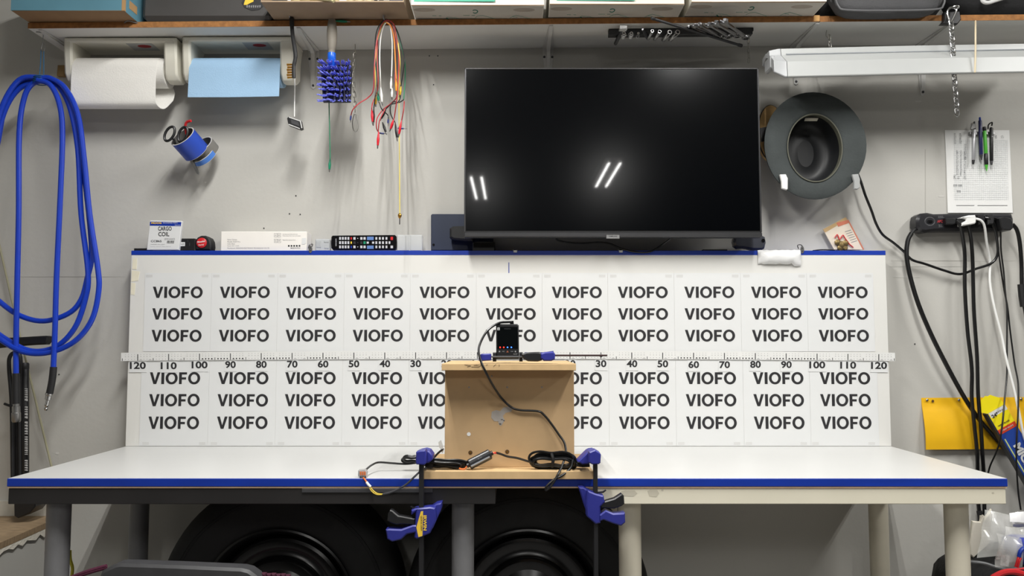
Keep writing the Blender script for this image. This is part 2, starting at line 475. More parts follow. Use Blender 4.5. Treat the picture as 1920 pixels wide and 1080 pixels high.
for k in range(11):
    x0, x1 = seam_l[k], seam_l[k + 1]
    off = 18 + (k - 5) * .25
    lab = f'white sheet of bold black print, {ORD[k]} from left in row below ruler'
    if k == 5: lab = 'white printed sheet below ruler hidden behind the wooden riser'
    sheet(x0, x1, 673, 836, [(698, 720), (739, 761.5), (781, 804)], x0 + off, x0 + off + 94.5, lab, 'sheets below the ruler',
          [(x0 + 4, 829, 12, 5), (x1 - 18, 829, 12, 5)], k)
# long paper ruler
Yr = YB - .0045
def rul_y(px): return 657.5 + 4.0 * ((px - 953) / 725.0) ** 2
b = B(M('ruler_card', (222, 222, 220), 0.6, var=0.02))
xs = [227 + (1678 - 227) * i / 40 for i in range(41)]
rings = []
for x in xs:
    t = pv(x, rul_y(x), Yr); q = pv(x, rul_y(x) + 15.5, Yr)
    rings.append([(t.x, Yr, t.z), (t.x, Yr, q.z), (q.x, Yr + .0012, q.z), (t.x, Yr + .0012, t.z)])
b.loft(rings)
b.m(INK)
def mark(px, ya, yb, w, mat=None):
    b.ppx([(px - w / 2, ya), (px + w / 2, ya), (px + w / 2, yb), (px - w / 2, yb)], Yr - .0003, .0003)
for c in range(-125, 126):
    px = 953 + c * 5.79; y = rul_y(px)
    if c % 10 == 0: b.m(INK); mark(px, y + 3, y + 15, 1.5)
    elif c % 5 == 0: b.m(INK); mark(px, y + 10.5, y + 15, 1.1)
    else:
        heavy = 55 < abs(c) < 66 or 70 < abs(c) < 80 or 85 < abs(c) < 100
        b.m(INK if heavy else GREYINK); w = 2.2 if heavy else 1.0
        mark(px, y + 11.5 if heavy else y + 12, y + 14 if heavy else y + 13.2, w)
        b.m(GREYINK); mark(px, y + 7, y + 8, 1.3)
        mark(px, y + 3, y + 4.4, .5)
    if c % 10 in (1, 4): b.m(GREYINK); mark(px, y + 13.6, y + 14.2, 5.5)
one('long_ruler', b, 'long white centimetre ruler strip taped across the board between paper rows', 'ruler', smooth=0)
# number tags
Yn = YB - .0022
def tagn(n, side, px, yc):
    b = B(PAPER); w = 11.5 if n < 100 else 16.5
    b.ppx([(px - w, yc - 8.5), (px + w, yc - 8.5), (px + w, yc + 13), (px - w, yc + 13)], Yn, .0005)
    b.m(INK); tw = 10 if n < 100 else 15
    b.textpx(str(n), px - tw, px + tw, yc + 6.8, yc - 6.6, Yn, .0004, 0.03)
    lab = f'small paper tag printed {n} under the {side} half of the ruler'
    one('number_tag', b, lab, 'number tag', 'number tags under the ruler', smooth=0)
for n in range(120, 0, -10): tagn(n, 'left', 953 - n * 5.79 + .3, rul_y(953 - n * 5.79) + 24 + (1 if n == 110 else 0))
for n in range(20, 130, 10): tagn(n, 'right', 953 + n * 5.79 + .3, rul_y(953 + n * 5.79) + 24 + (1 if n in (60, 70) else 0))

# ------------------------------------------------------------------ television
Y0, Y1 = 2.505, 2.505       # left and right side
A = pv(870, 445, Y0); C = pv(1429, 446, Y1); D = pv(869, 127.5, Y0)
U = (Vector((C.x, C.y, A.z)) - Vector((A.x, A.y, A.z))); W = U.length; U.normalize(); V = Vector((0, 0, 1)); Nn = V.cross(U).normalized()
if Nn.y < 0: Nn = -Nn
H = D.z - A.z
X = frame(A, U, Nn, V)
tv = thing('television', 'black flat-screen television mounted on the grey wall', 'television', (A + U * W / 2 + Vector((0, .03, 0)))[:])
b = B(BLACK); b.box(0, W, .002, .03, .012, H, .003, X); b.box(W * .12, W * .88, .03, .06, .04, H * .8, .012, X); link('body', b, tv)
SCREEN = M('black_glass_screen', (4, 5, 7), 0.17, var=0, coat=0.2, spec=0.12)
b = B(SCREEN); b.box(.006, W - .006, .0, .003, .022, H - .005, 0, X); link('screen', b, tv)
TRIM = M('dark_metal_trim', (70, 70, 72), 0.35, metal=0.6)
b = B(TRIM); b.box(0, W, -.004, .03, 0, .016, .003, X); b.box(0, .005, -.001, .02, .016, H, .001, X); b.box(W - .005, W, -.001, .02, .016, H, .001, X); b.box(0, W, -.001, .02, H - .004, H, .001, X)
link('bezel', b, tv)
b = B(STEEL); b.box(W * .476, W * .522, -.006, .01, -.004, .008, .0015, X)
b.m(INK); b.text('SAMSUNG', X @ Vector((W * .485, -.0062, .0005)), U * W * .028, V * .004, .0004)
link('badge', b, tv)
b = B(BLACK); b.box(W * .35, W * .65, .06, .14, .15, H * .7, .01, X); link('wall_mount', b, tv)
b = B(CABLE); b.tube([pv(1040, 444, 2.56), pv(1050, 452, 2.58), pv(1085, 456, 2.6), pv(1135, 455, 2.6), pv(1165, 466, 2.57), pv(1190, 472, 2.565), pv(1218, 472, 2.565), pv(1240, 460, 2.58), pv(1262, 444, 2.56)], .0028, 8)
one('drooping_cord', b, 'thin black cord drooping under the television', 'cord')

# ------------------------------------------------------------------ things on the ledge of the backboard
ZL = ZBT
YLf = YB + .006
def ledge_box(name, label, cat, x0, x1, yt, Y, th, mat, bev=.002, skew=0):
    p0 = pv(x0, 470, Y); p1 = pv(x1, yt, Y)
    b = B(mat); b.box(p0.x, p1.x, Y, Y + th, ZL, p1.z, bev)
    return b
# part carton
cb = thing('part_carton', 'white parts carton with blue header and bold black lettering', 'box', (pv(305, 468, YLf).x, YLf, ZL))
b = B(PAPER); q = [(275, 468.7), (335, 468.7), (341, 415.5), (340, 414), (282, 413), (281, 415)]
b.ppx(q, YLf, .014, .0012)
b.m(BLUE); b.ppx([(281.5, 415.5), (340, 416.5), (339, 424), (280.8, 423)], YLf - .0005, .0006)
b.m(YELLOW); b.textpx('MOOG', 284, 303, 420, 416.5, YLf, .001, .03)
b.m(PAPER); b.textpx('ENGINEERED PARTS', 306, 333, 419, 416.7, YLf, .001, 0); b.textpx('Genuine', 328, 338, 423, 421, YLf, .001, 0)
b.m(INK); b.textpx('CARGO', 296.5, 322, 432.5, 424.8, YLf, .0006, .02); b.textpx('COIL', 297, 317.5, 443, 435, YLf, .0006, .02)
b.textpx('CC865', 283, 303, 454, 450.2, YLf, .0006, .01)
b.m(GREYINK); b.textpx('LIFETIME GUARANTEE', 308, 328, 450, 446.6, YLf, .0006, 0); b.textpx('MADE IN USA', 283, 309, 459, 457.5, YLf, .0006, 0); b.textpx('www parts info 2018', 282, 320, 463, 461.8, YLf, .0006, 0)
b.m(INK)
for i in range(12): b.ppx([(313 + i * 1.15, 451.3), (313 + i * 1.15 + random.choice((.4, .8)), 451.3), (312.6 + i * 1.15 + .5, 456.5), (312.6 + i * 1.15, 456.5)], YLf - .0004, .0004)
link('carton', b, cb)
b = B(BLACK); p0 = pv(251, 470, YLf + .015); p1 = pv(278, 465.5, YLf + .015); b.box(p0.x, p1.x, YLf + .015, YLf + .05, ZL, p1.z, .001)
one('black_bar', b, 'short flat black bar lying left of the parts carton', 'bar')
Yx = YLf + .012
b = ledge_box('', '', '', 334, 366.5, 447, Yx, .05, BLACK, .003)
b.m(PAPER); b.ppx([(337, 454.2), (346.8, 454), (346.8, 461.3), (337, 461.6)], Yx - .0006, .0006); b.m(INK); b.textpx('A329', 338, 345.5, 459.3, 456.4, Yx, .001, 0)
b.m(DARKGREY); b.box(pv(352, 450, Yx).x, pv(352.6, 450, Yx).x, Yx - .0004, Yx, pv(352, 453, Yx).z, pv(352, 450, Yx).z); b.box(pv(355, 455, Yx).x, pv(356, 455, Yx).x, Yx - .0004, Yx, pv(355, 461, Yx).z, pv(355, 455, Yx).z)
one('black_case', b, 'small black plastic box with white sticker between carton and tape measure', 'box')
# tape measure
tm = thing('tape_measure', 'black tape measure with red round badge', 'tape measure', (pv(381, 468, Yx).x, Yx, ZL))
b = B(RUBBER); b.ppx([(366, 468.8), (394, 468.8), (395.5, 462), (394.5, 452), (391, 445), (385, 441.8), (377, 441.8), (370, 445), (366.5, 450)], Yx, .045, .004); link('case', b, tm)
b = B(REDP); c = pv(378.5, 455.5, Yx); b.lathe([(.0165, 0), (.0165, .003), (.015, .004)], 28, axis(c, c + Vector((0, -1, 0))))
b.m(WHTP); b.text('Milwaukee', c + Vector((-.013, -.0041, -.001)), Vector((.025, 0, .004)), Vector((0, 0, .006)), .0006, .02)
b.text("5m/16'", c + Vector((-.009, -.0041, -.0095)), Vector((.018, 0, .001)), Vector((0, 0, .0045)), .0006, .02); link('badge', b, tm)
b = B(REDP); b.ppx([(391, 448), (395.5, 451), (396, 459), (392.5, 461)], Yx + .012, .02, .002); link('lock_button', b, tm)
b = B(CHROME); b.ppx([(393.5, 464), (396, 464), (396.3, 468.8), (393.8, 468.8)], Yx + .012, .018, 0); link('hook', b, tm)
# long white carton
Yx = YLf + .004
wc = thing('long_carton', 'long low white carton with small print on the board ledge', 'box', (pv(495, 468, Yx).x, Yx, ZL))
b = B(M('glossy_carton', (240, 236, 230), 0.5, var=0.01)); p0 = pv(413.5, 470, Yx); p1 = pv(575.5, 434, Yx); b.box(p0.x, p1.x, Yx, Yx + .06, ZL, p1.z, .0015)
b.m(GREYINK)
for i, (s, w) in enumerate((('Name: Camera', 18), ('Model: A229 Pro', 24), ('Color: Black', 14), ('Input: 5V / 2.4A', 22))): b.textpx(s, 426.5, 426.5 + w, 450.5 + i * 4, 448 + i * 4, Yx, .0005, 0)
b.textpx('Manufacturer: SHENZHEN ELECTRONICS TECHNOLOGY CO LTD', 426.5, 505, 466.5, 464, Yx, .0005, 0)
b.textpx('Input voltage range and safety notice for users', 530, 558, 440.5, 438, Yx, .0005, 0); b.textpx('Keep away from heat and water', 530, 564, 443.5, 441.2, Yx, .0005, 0); b.textpx('Read the manual first', 530, 554, 451, 448.8, Yx, .0005, 0)
b.m(INK); b.textpx('MADE IN P.R.C', 545, 563, 466.3, 464, Yx, .0005, .01)
for i in range(5): b.ppx([(540 + i * 5, 459.5), (543 + i * 5, 459.5), (543 + i * 5, 462.5), (540 + i * 5, 462.5)], Yx - .0004, .0003)
for x, y, s in ((514, 437.5, 'UK'), (520.5, 437.5, 'REP'), (514, 448, 'EC'), (520.5, 448, 'REP')):
    b.m(GREYINK)
    for q in ((x, y, x + 6, y + .5), (x, y + 6.5, x + 6, y + 7), (x, y, x + .4, y + 7), (x + 5.6, y, x + 6, y + 7)): b.ppx([(q[0], q[1]), (q[2], q[1]), (q[2], q[3]), (q[0], q[3])], Yx - .0004, .0003)
    b.textpx(s, x + 1.3, x + 4.7, y + 4.6, y + 2.5, Yx, .0006, .01)
link('carton', b, wc)
b = B(PAPER); b.ppx([(566, 446.5), (574, 446), (574, 455), (571, 458), (566, 458)], Yx - .001, .001); link('tab', b, wc)
def clip(px, py, label):
    Y = YB - .004
    b = B(STEEL); c = pv(px, py, Y)
    b.prism([(c.x - .006 + .006 * math.cos(a) + .006, c.z + .012 * math.sin(a)) for a in [i * math.pi / 8 for i in range(16)]], Y, Y + .003, .0006)
    b.m(DARKGREY); b.lathe([(.002, 0), (.002, .0012)], 10, axis(c + Vector((0, -.0001, .004)), c + Vector((0, -1, .004)))); b.lathe([(.002, 0), (.002, .0012)], 10, axis(c + Vector((0, -.0001, -.005)), c + Vector((0, -1, -.005))))
    b.m(CABLE); b.tube([c + Vector((.004, .003, .008)), c + Vector((.002, .02, .018)), c + Vector((-.008, .02, .016)), c + Vector((-.009, .01, .004))], .0014, 6)
    one('hanger_clip', b, label, 'clip', 'metal clips on the board top')
clip(582, 467, 'small steel hanger clip on board top beside long white carton')
clip(1504.5, 468, 'small steel hanger clip on board top right of white packet')
CLEAR = M('frosted_clear_plastic', (226, 228, 228), 0.25, var=0.02, alpha=0.55)
CLEAR2 = M('frosted_tray_plastic', (205, 208, 210), 0.3, var=0.02, alpha=0.7)
Yx = YLf + .01
b = B(CLEAR2); p0 = pv(590.5, 470, Yx); p1 = pv(619, 448, Yx); b.box(p0.x, p1.x, Yx, Yx + .02, ZL, p1.z, .003)
b.box(p0.x + .005, p0.x + .02, Yx - .0015, Yx, ZL + .012, p1.z - .006, .0007); b.box(p1.x - .02, p1.x - .004, Yx - .0015, Yx, p1.z - .012, p1.z - .006, .0007); b.box(p1.x - .018, p1.x - .004, Yx - .0015, Yx, ZL + .008, ZL + .014, .0007)
one('small_tray', b, 'small frosted plastic tray left of the remote control', 'tray')
b = B(CLEAR); p0 = pv(743.5, 470, Yx); p1 = pv(791.5, 440, Yx); b.box(p0.x, p1.x, Yx + .004, Yx + .03, ZL, p1.z, .002)
for u0, u1 in ((.02, .5), (.54, .98)): b.box(p0.x + (p1.x - p0.x) * u0, p0.x + (p1.x - p0.x) * u1, Yx + .002, Yx + .004, ZL + .003, p1.z - .003, .001)
one('clear_case', b, 'clear hinged plastic case right of the remote control', 'case')
# remote control
Yx = YLf + .002
rc = thing('remote_control', 'long black television remote control standing on its edge', 'remote control', (pv(682, 468, Yx).x, Yx, ZL))
b = B(BLACKG); b.ppx([(623.5, 441.5), (740, 440.3), (743, 443), (743.8, 455), (743, 466), (740, 468.7), (624, 468.7), (621, 465), (620, 455), (621, 444)], Yx, .022, .003); link('body', b, rc)
BTN = M('grey_remote_button', (196, 198, 204), .5); BBLU = M('blue_remote_button', (92, 126, 186), .5); BDRK = M('dark_remote_button', (40, 40, 44), .4)
def btn(x, y, w, hh, mat): link('button', B(mat).ppx([(x - w / 2, y - hh / 2), (x + w / 2, y - hh / 2), (x + w / 2, y + hh / 2), (x - w / 2, y + hh / 2)], Yx - .0018, .002, .0004), rc)
for r_, y in enumerate((447, 455, 463)):
    for i in range(4): btn(637.5 + i * 5.2, y, 3.4, 5.4, BTN)
    btn(658.5, y, 2.6, 4.4, (REDP, YELP, BLUE)[r_])
    for x in (664.5, 677.5, 683.5): btn(x, y, 4.2, 5, GREENP if (r_ == 1 and x > 680) else (BTN if r_ != 1 else BDRK))
    for x in (705.5, 712, 718, 724.5): btn(x, y, 3.4, 5, BTN)
    if r_ != 1: btn(694.3, y + (.6 if r_ else 0), 12.5, 6.4, BBLU)
    else: btn(689.5, y, 4, 4, BTN); btn(699.5, y, 4, 4, BTN)
btn(734.5, 447, 4.6, 6, REDP); btn(734.5, 463, 4.6, 5, BTN); btn(730.2, 455, 3.2, 5, BTN); btn(670.6, 455, 2.2, 2.2, BDRK); btn(670.6, 447, 1.6, 1.6, BTN); btn(670.6, 463, 1.6, 1.6, BTN)
b = B(BTN); O = pv(629, 447.5, Yx - .0003); b.text('SAMSUNG', O + Vector((0, 0, 0)), pv(629, 461.5, Yx - .0003) - O, pv(631.2, 447.5, Yx - .0003) - O, .0006, .01); link('lettering', b, rc)
# tablet behind the television
Yx = YW - .022
tbk = thing('tablet', 'dark navy tablet leaning on the wall, partly behind the television', 'tablet', (pv(866, 468, Yx).x, Yx, ZL))
NAVY = M('navy_anodised', (44, 52, 72), .4, var=.03)
b = B(NAVY); b.ppx([(810, 401.2), (923, 401.2), (925, 403), (925, 469.5), (808, 469.5), (808, 403.5)], Yx, .009, .002); link('shell', b, tbk)
b = B(BLACKG); c = pv(813, 459, Yx); b.lathe([(.004, 0), (.004, .0015)], 16, axis(c + Vector((0, .0005, 0)), c + Vector((0, -1, 0)))); link('lens', b, tbk)
b = B(RUBBER); b.ppx([(843, 428), (849, 424), (878, 423), (890, 432), (886, 452), (850, 449), (843, 445)], 2.585, .045, .006)
one('black_pouch', b, 'small black pouch peeking out at the television\'s lower left corner', 'pouch')
b = B(BLACK); p0 = pv(886, 470, 2.6); p1 = pv(928, 453, 2.6); b.box(p0.x, p1.x, 2.6, 2.63, ZL, p1.z, .003)  # dark box put where the television only shades the tablet
one('tv_shade_box', b, 'added dark box standing in for television shade in front of the tablet', 'box')
# mouse
Yx = YLf + .005
ms = thing('computer_mouse', 'dark glossy computer mouse below the television\'s right corner', 'mouse', (pv(1406, 468, Yx).x, Yx, ZL))
b = B(M('dark_glossy_shell', (70, 72, 80), .2, var=.03)); b.ppx([(1377, 446), (1384, 443), (1410, 442), (1428, 440.5), (1435, 444), (1437, 454), (1434, 466), (1428, 469), (1412, 468.5), (1395, 465), (1384, 465.5), (1377.5, 461), (1375.8, 453)], Yx, .035, .007); link('shell', b, ms)
b = B(BLACKG); c = pv(1431, 451, Yx); b.lathe([(.006, 0), (.006, .004), (.005, .005)], 14, axis(c + Vector((0, .002, 0)), c + Vector((0, -1, 0)))); link('scroll_wheel', b, ms)
b = B(BLACK); p0 = pv(1318, 470, YLf + .03); p1 = pv(1364, 467.5, YLf + .03); b.box(p0.x, p1.x, YLf + .03, YLf + .05, ZL, p1.z, .001)
one('thin_strip', b, 'thin dark strip on the ledge left of the mouse', 'strip')
for px, lab in ((966, 'left'), (1163, 'right')):
    b = B(STEEL); c = pv(px, 468, YB + .01)
    b.box(c.x - .008, c.x + .008, YB + .004, YB + .02, ZL, ZL + .004, .001); b.box(c.x - .006, c.x + .006, YB - .0035, YB - .0015, ZL - .006, ZL + .004, .0005); b.box(c.x - .006, c.x + .006, YB - .0035, YB + .006, ZL + .0003, ZL + .004, .0005)
    one('steel_clip', b, f'small steel edge clip on board top, {lab} one below television', 'clip', 'edge clips below the television')
# white foil packet taped on the board
b = B(M('white_foil_bag', (240, 240, 240), .3, var=.02)); n = 14; rings = []
for i in range(n + 1):
    x = 1420 + 80 * i / n; e = min(1, min(i, n - i) / 2.5); th = .004 + .012 * e
    t = pv(x, 469 + random.uniform(-.6, .6), YB); q = pv(x, 495 + (4 if i > n - 3 else 0) + random.uniform(-1, 1), YB); mid = (t.z + q.z) / 2; hh = (t.z - q.z) / 2
    rings.append([(t.x, YB - .0025 - th * max(0, math.cos(a)) * (1 + .3 * random.random()), mid + hh * math.sin(a)) for a in [(-90 + 180 * k / 8) * math.pi / 180 for k in range(9)]] + [(t.x, YB - .0018, mid)])
b.loft(rings)
one('foil_packet', b, 'crumpled white plastic packet stuck on the board\'s upper right', 'packet', smooth=60)
# tilted card with charm
Yx = YW - .02
kc = thing('charm_card', 'small tilted card in clear sleeve holding a bronze charm', 'card', (pv(1580, 468, Yx).x, Yx, ZL))
b = B(M('cream_card', (226, 214, 196), .5, var=.03)); q = [(1543, 430), (1586, 407), (1619, 468), (1564, 468)]; b.ppx(q, Yx, .004, .0005)
b.m(M('tan_card', (192, 160, 112), .6)); b.ppx([(1543, 430), (1586, 407), (1589, 412), (1547, 436)], Yx - .0006, .0006)
b.m(M('coral_print', (206, 120, 92), .6)); b.ppx([(1568, 418), (1589, 412.5), (1591.5, 418), (1572, 425)], Yx - .0008, .0006); b.ppx([(1589, 412.5), (1591, 412), (1620.5, 468), (1618, 468)], Yx - .0008, .0006)
b.m(GREYINK)
for k in range(6): b.ppx([(1584 + k * 2.4, 434 + k * 4), (1596 + k * 2.2, 430.5 + k * 4), (1596.3 + k * 2.2, 431.5 + k * 4), (1584.3 + k * 2.4, 435 + k * 4)], Yx - .0006, .0004)
link('card', b, kc)
b = B(M('bronze', (122, 104, 66), .45, metal=.7, var=.3, scale=80))
for cx, cy, r_ in ((1570, 455, 6), (1578, 459, 7), (1585, 456, 6), (1575, 465, 6), (1584, 465, 5)):
    c = pv(cx, cy, Yx - .001); b.lathe([(r_ / 560, 0), (r_ / 560, .004), (r_ / 800, .006)], 7, axis(c, c + Vector((.1, -1, .1))))
link('charm', b, kc)
b = B(REDP); b.tube([pv(1565, 446, Yx - .004), pv(1570, 440, Yx - .005), pv(1574, 449, Yx - .005), pv(1580, 441, Yx - .005), pv(1584, 446, Yx - .005), pv(1592, 457, Yx - .004), pv(1600, 464, Yx - .004)], .0018, 6); link('red_cord', b, kc)
b = B(CABLE); b.tube([pv(1524, 470, YB + .03), pv(1540, 468.5, YB + .03), pv(1565, 469, YB + .03)], .0022, 6)
one('short_black_cord', b, 'short black cord lying on ledge left of the charm card', 'cord')

# ------------------------------------------------------------------ wall shelf with its brackets
SL = 0.0086
ZS = pv(960, 91, YW).z       # underside over the middle
TH = 0.019
YS = 2.453
def zs(x): return ZS + SL * x
def ps(px, py, off=0.0):     # point on a level plane off above (or below) the shelf underside
    z = ZS + off
    for _ in range(4):
        p = pz(px, py, z); z = zs(p.x) + off
    return p
RS = Matrix.Translation((0, 0, ZS)) @ Matrix.Rotation(-SL, 4, 'Y')
def shelf(x0, x1, label):
    t = thing('wall_shelf', label, 'shelf', ((x0 + x1) / 2, YS, zs((x0 + x1) / 2)), 'wall shelf boards')
    b = B(SHELFW); b.box(x0, x1, YS + .001, YW - .001, 0, TH, .0008, RS); link('board', b, t)
    b = B(PARTICLE); b.box(x0, x1, YS, YS + .0012, .0004, TH - .0004, 0, RS); link('raw_edge', b, t)
xs0 = pv(52, 53, YS).x; xsm = pv(1537, 40, YS).x
shelf(xs0, xsm - .001, 'long white wall shelf with raw wood edge, carrying the white cartons')
shelf(xsm + .001, 2.7, 'white wall shelf with raw wood edge at right carrying black bags')
b = B(M('pale_wood_patch', (214, 166, 104), .8, var=.1)); b.ppx([(1526.5, 28.5), (1537, 28.5), (1537, 39.5), (1526.5, 39.5)], YS - .0015, .0012)
one('wood_patch', b, 'pale wood patch on shelf edge where the two shelf boards meet', 'patch')
BRK = M('white_bracket_steel', (206, 205, 202), .4, var=.02)
def bracket(x, label, ln=.132, cream=False):
    t = thing('shelf_bracket', label, 'bracket', (x, YW, zs(x) - ln), 'shelf brackets')
    b = B(BRK); z = zs(x)
    b.prism([(x - .019, z - .001), (x + .019, z - .001), (x + .017, z - .04), (x + .007, z - ln), (x, z - ln - .004), (x - .007, z - ln), (x - .017, z - .04)], YW - .004, YW - .0005, .001)
    link('wall_leg', b, t)
    b = B(BRK); d = YW - YS - .006
    b.loft([[(x - .019, YW - .004, z - .004), (x + .019, YW - .004, z - .004), (x + .006, YW - d, z - .004), (x - .006, YW - d, z - .004)], [(x - .019, YW - .004, z - .0008), (x + .019, YW - .004, z - .0008), (x + .006, YW - d, z - .0008), (x - .006, YW - d, z - .0008)]])
    link('shelf_leg', b, t)
    b = B(BRK); prof = [(YW - .004, z - .004), (YW - d + .012, z - .004), (YW - d + .03, z - .008), (YW - .04, z - .010), (YW - .019, z - .018), (YW - .010, z - .045), (YW - .008, z - ln + .024), (YW - .004, z - ln + .014)]
    b.loft([[(x - .006, y, zz) for y, zz in prof], [(x + .006, y, zz) for y, zz in prof]]); link('rib', b, t)
    for sx, sz in ((-.0135, .032), (.0135, .032), (0, ln - .008)):
        c = Vector((x + sx, YW - .0042, z - sz)); link('screw', B(DARKGREY).lathe([(.0042, 0), (.0042, .0015), (.002, .0028)], 10, axis(c, c + Vector((0, -1, 0)))), t)
bracket(-1.485, 'white steel shelf bracket at the shelf end behind the left towel holder')
bracket(-.673, 'white steel shelf bracket between the wire brush and blue scrub brush')
bracket(.123, 'white steel shelf bracket above the television')
bracket(.962, 'white steel shelf bracket by the left end of the shop light')
bracket(1.39, 'white steel shelf bracket behind the shop light beside the chain', .172)

# ------------------------------------------------------------------ towel holders and rolls
def yz_prism(b, prof, x0, x1): return b.loft([[(x0, y, z) for y, z in prof], [(x1, y, z) for y, z in prof]])
def towel_holder(px0, px1, label):
    Yh = 2.525; x0 = pv(px0, 80, Yh).x; x1 = pv(px1, 80, Yh).x; z = min(zs(x0), zs(x1)) - .001
    t = thing('towel_holder', label, 'towel holder', ((x0 + x1) / 2, YW, z - .14), 'under-shelf towel holders')
    b = B(PLASTW); b.box(x0, x1, Yh, YW - .006, z - .012, z, .004); b.box(x0 + .006, x1 - .006, Yh - .002, Yh + .012, z - .016, z - .001, .004); link('top_plate', b, t)
    zb = pv(300, 148, 2.53).z
    for s_, xa, xb in ((0, x0, x0 + .027), (1, x1 - .042, x1)):
        prof = [(Yh - .001, z - .004), (YW - .008, z - .004), (YW - .03, z - .06), (2.625, zb + .02), (2.60, zb + .002), (2.575, zb - .004), (2.55, zb + .002), (2.535, zb + .02), (Yh, z - .04)]
        b = B(PLASTW); n = len(prof); cx = sum(p[0] for p in prof) / n; cz = sum(p[1] for p in prof) / n
        ins = [(cx + (p[0] - cx) * .9, cz + (p[1] - cz) * .93) for p in prof]
        r = [[(xa, y, q) for y, q in ins], [(xa + .006, y, q) for y, q in prof], [(xb - .006, y, q) for y, q in prof], [(xb, y, q) for y, q in ins]]
        b.loft(r); link('arm', b, t)
    for xa, xb in ((x0 + .026, x0 + .036), (x1 - .054, x1 - .041)):
        b = B(PLASTW); b.lathe([(.02, 0), (.016, xb - xa)], 20, axis((xa, 2.582, pv(300, 134, 2.55).z), (xb, 2.582, pv(300, 134, 2.55).z))); link('spindle_cap', b, t)
    xm = x0 + (x1 - x0) * .66
    b = B(M('grey_sticker', (176, 178, 178), .5)); b.box(xm - .05, xm + .035, Yh + .02, Yh + .085, z - .0125, z - .0119)
    b.m(M('red_oval_print', (150, 40, 48), .5)); c = Vector((xm - .0, Yh + .045, z - .0127)); b.lathe([(.022, 0), (.022, .0003)], 24, Matrix.Translation(c) @ Matrix.Diagonal((1, .6, -1, 1))); link('sticker', b, t)
    return x0, x1, z
def roll(name, label, x0, x1, zc, r, prof, mat, core):
    t = thing(name, label, 'towel roll', ((x0 + x1) / 2, 2.582, zc - r), 'towel rolls under the shelf')
    b = B(mat); A = axis((x0, 2.582, zc), (x1, 2.582, zc)); L = x1 - x0
    b.lathe([(.021, 0), (r, 0), (r, L), (.021, L), (.021, 0)], 40, A, caps=False); link('roll', b, t)
    b = B(core); b.lathe([(.0185, .001), (.0212, .001), (.0212, L - .001), (.0185, L - .001), (.0185, .001)], 24, A, caps=False); link('core', b, t)
    return t
PT = M('white_paper_towel', (238, 236, 231), .9, var=.012, bump=.22, bscale=230)
BT = M('blue_shop_towel', (158, 192, 222), .9, var=.02, bump=.25, bscale=300)
COREM = M('cardboard_core', (196, 190, 178), .9)
hx0, hx1, hz = towel_holder(119, 331, 'off-white under-shelf towel holder carrying the white paper roll')
zc = pv(300, 134, 2.56).z; r0 = .048
xa = pv(124, 150, 2.53).x; xb = pv(299, 150, 2.53).x
t = roll('paper_towel_roll', 'white paper towel roll with its loose sheet looping below', hx0 + .029, hx1 - .046, zc, r0, None, PT, COREM)
zb = pv(200, 199.5, 2.53).z
pr = []
for k in range(9): a = R(60 + 120 * k / 8); pr.append((2.582 + (r0 + .002) * math.cos(a), zc + (r0 + .002) * math.sin(a)))
pr += [(2.531, zc - .02), (2.530, zc - .045), (2.533, zb + .022), (2.540, zb + .007), (2.553, zb), (2.568, zb + .004), (2.585, zb + .024), (2.602, zb + .05), (2.622, zc - .02), (2.6335, zc + .006)]
pp = [p for p in smooth_path([(0, y, z) for y, z in pr], 3)]
b = B(PT); xr = pv(291, 150, 2.53).x
outer = [(p.y, p.z) for p in pp]; inner = []
for i, p in enumerate(pp):
    d = (pp[min(i + 1, len(pp) - 1)] - pp[max(i - 1, 0)]).normalized(); inner.append((p.y - d.z * .0012, p.z + d.y * .0012))
ring = outer + inner[::-1]; n = len(outer)
rows = []; xL_ = hx0 + .026; xR_ = pv(292, 150, 2.53).x
for k in range(9):
    x = xL_ + (xR_ - xL_) * k / 8; row = []
    for y, z in ring:
        fl_ = min(1, max(0, (y - 2.535) / .06)) * min(1, max(0, (zc - .01 - z) / .04))
        row.append((x + .030 * fl_ * (k / 8) ** 4, y, z))
    rows.append(row)
b.loft(rows); link('loose_sheet', b, t)
hx0, hx1, hz = towel_holder(341, 549, 'off-white under-shelf towel holder carrying the blue shop towels')
t = roll('shop_towel_roll', 'light blue shop towel roll with a sheet hanging straight down', hx0 + .029, hx1 - .046, zc + .001, .047, None, BT, COREM)
zb = pv(440, 182.5, 2.53).z
pr = []
for k in range(9): a = R(50 + 130 * k / 8); pr.append((2.582 + .049 * math.cos(a), zc + .001 + .049 * math.sin(a)))
pr += [(2.532, zc - .03), (2.530, (zc + zb) / 2 - .02), (2.5285, zb)]
b = B(BT); xr = pv(524, 150, 2.53).x; xl = hx0 + .022
ring = [(y, z) for y, z in pr] + [(y + .001, z) for y, z in pr[::-1]]
b.loft([[(xl, y, z) for y, z in ring], [((xl + xr) / 2, y - .001, z) for y, z in ring], [(xr, y, z + (.003 if z < zc - .06 else 0)) for y, z in ring]]); link('hanging_sheet', b, t)

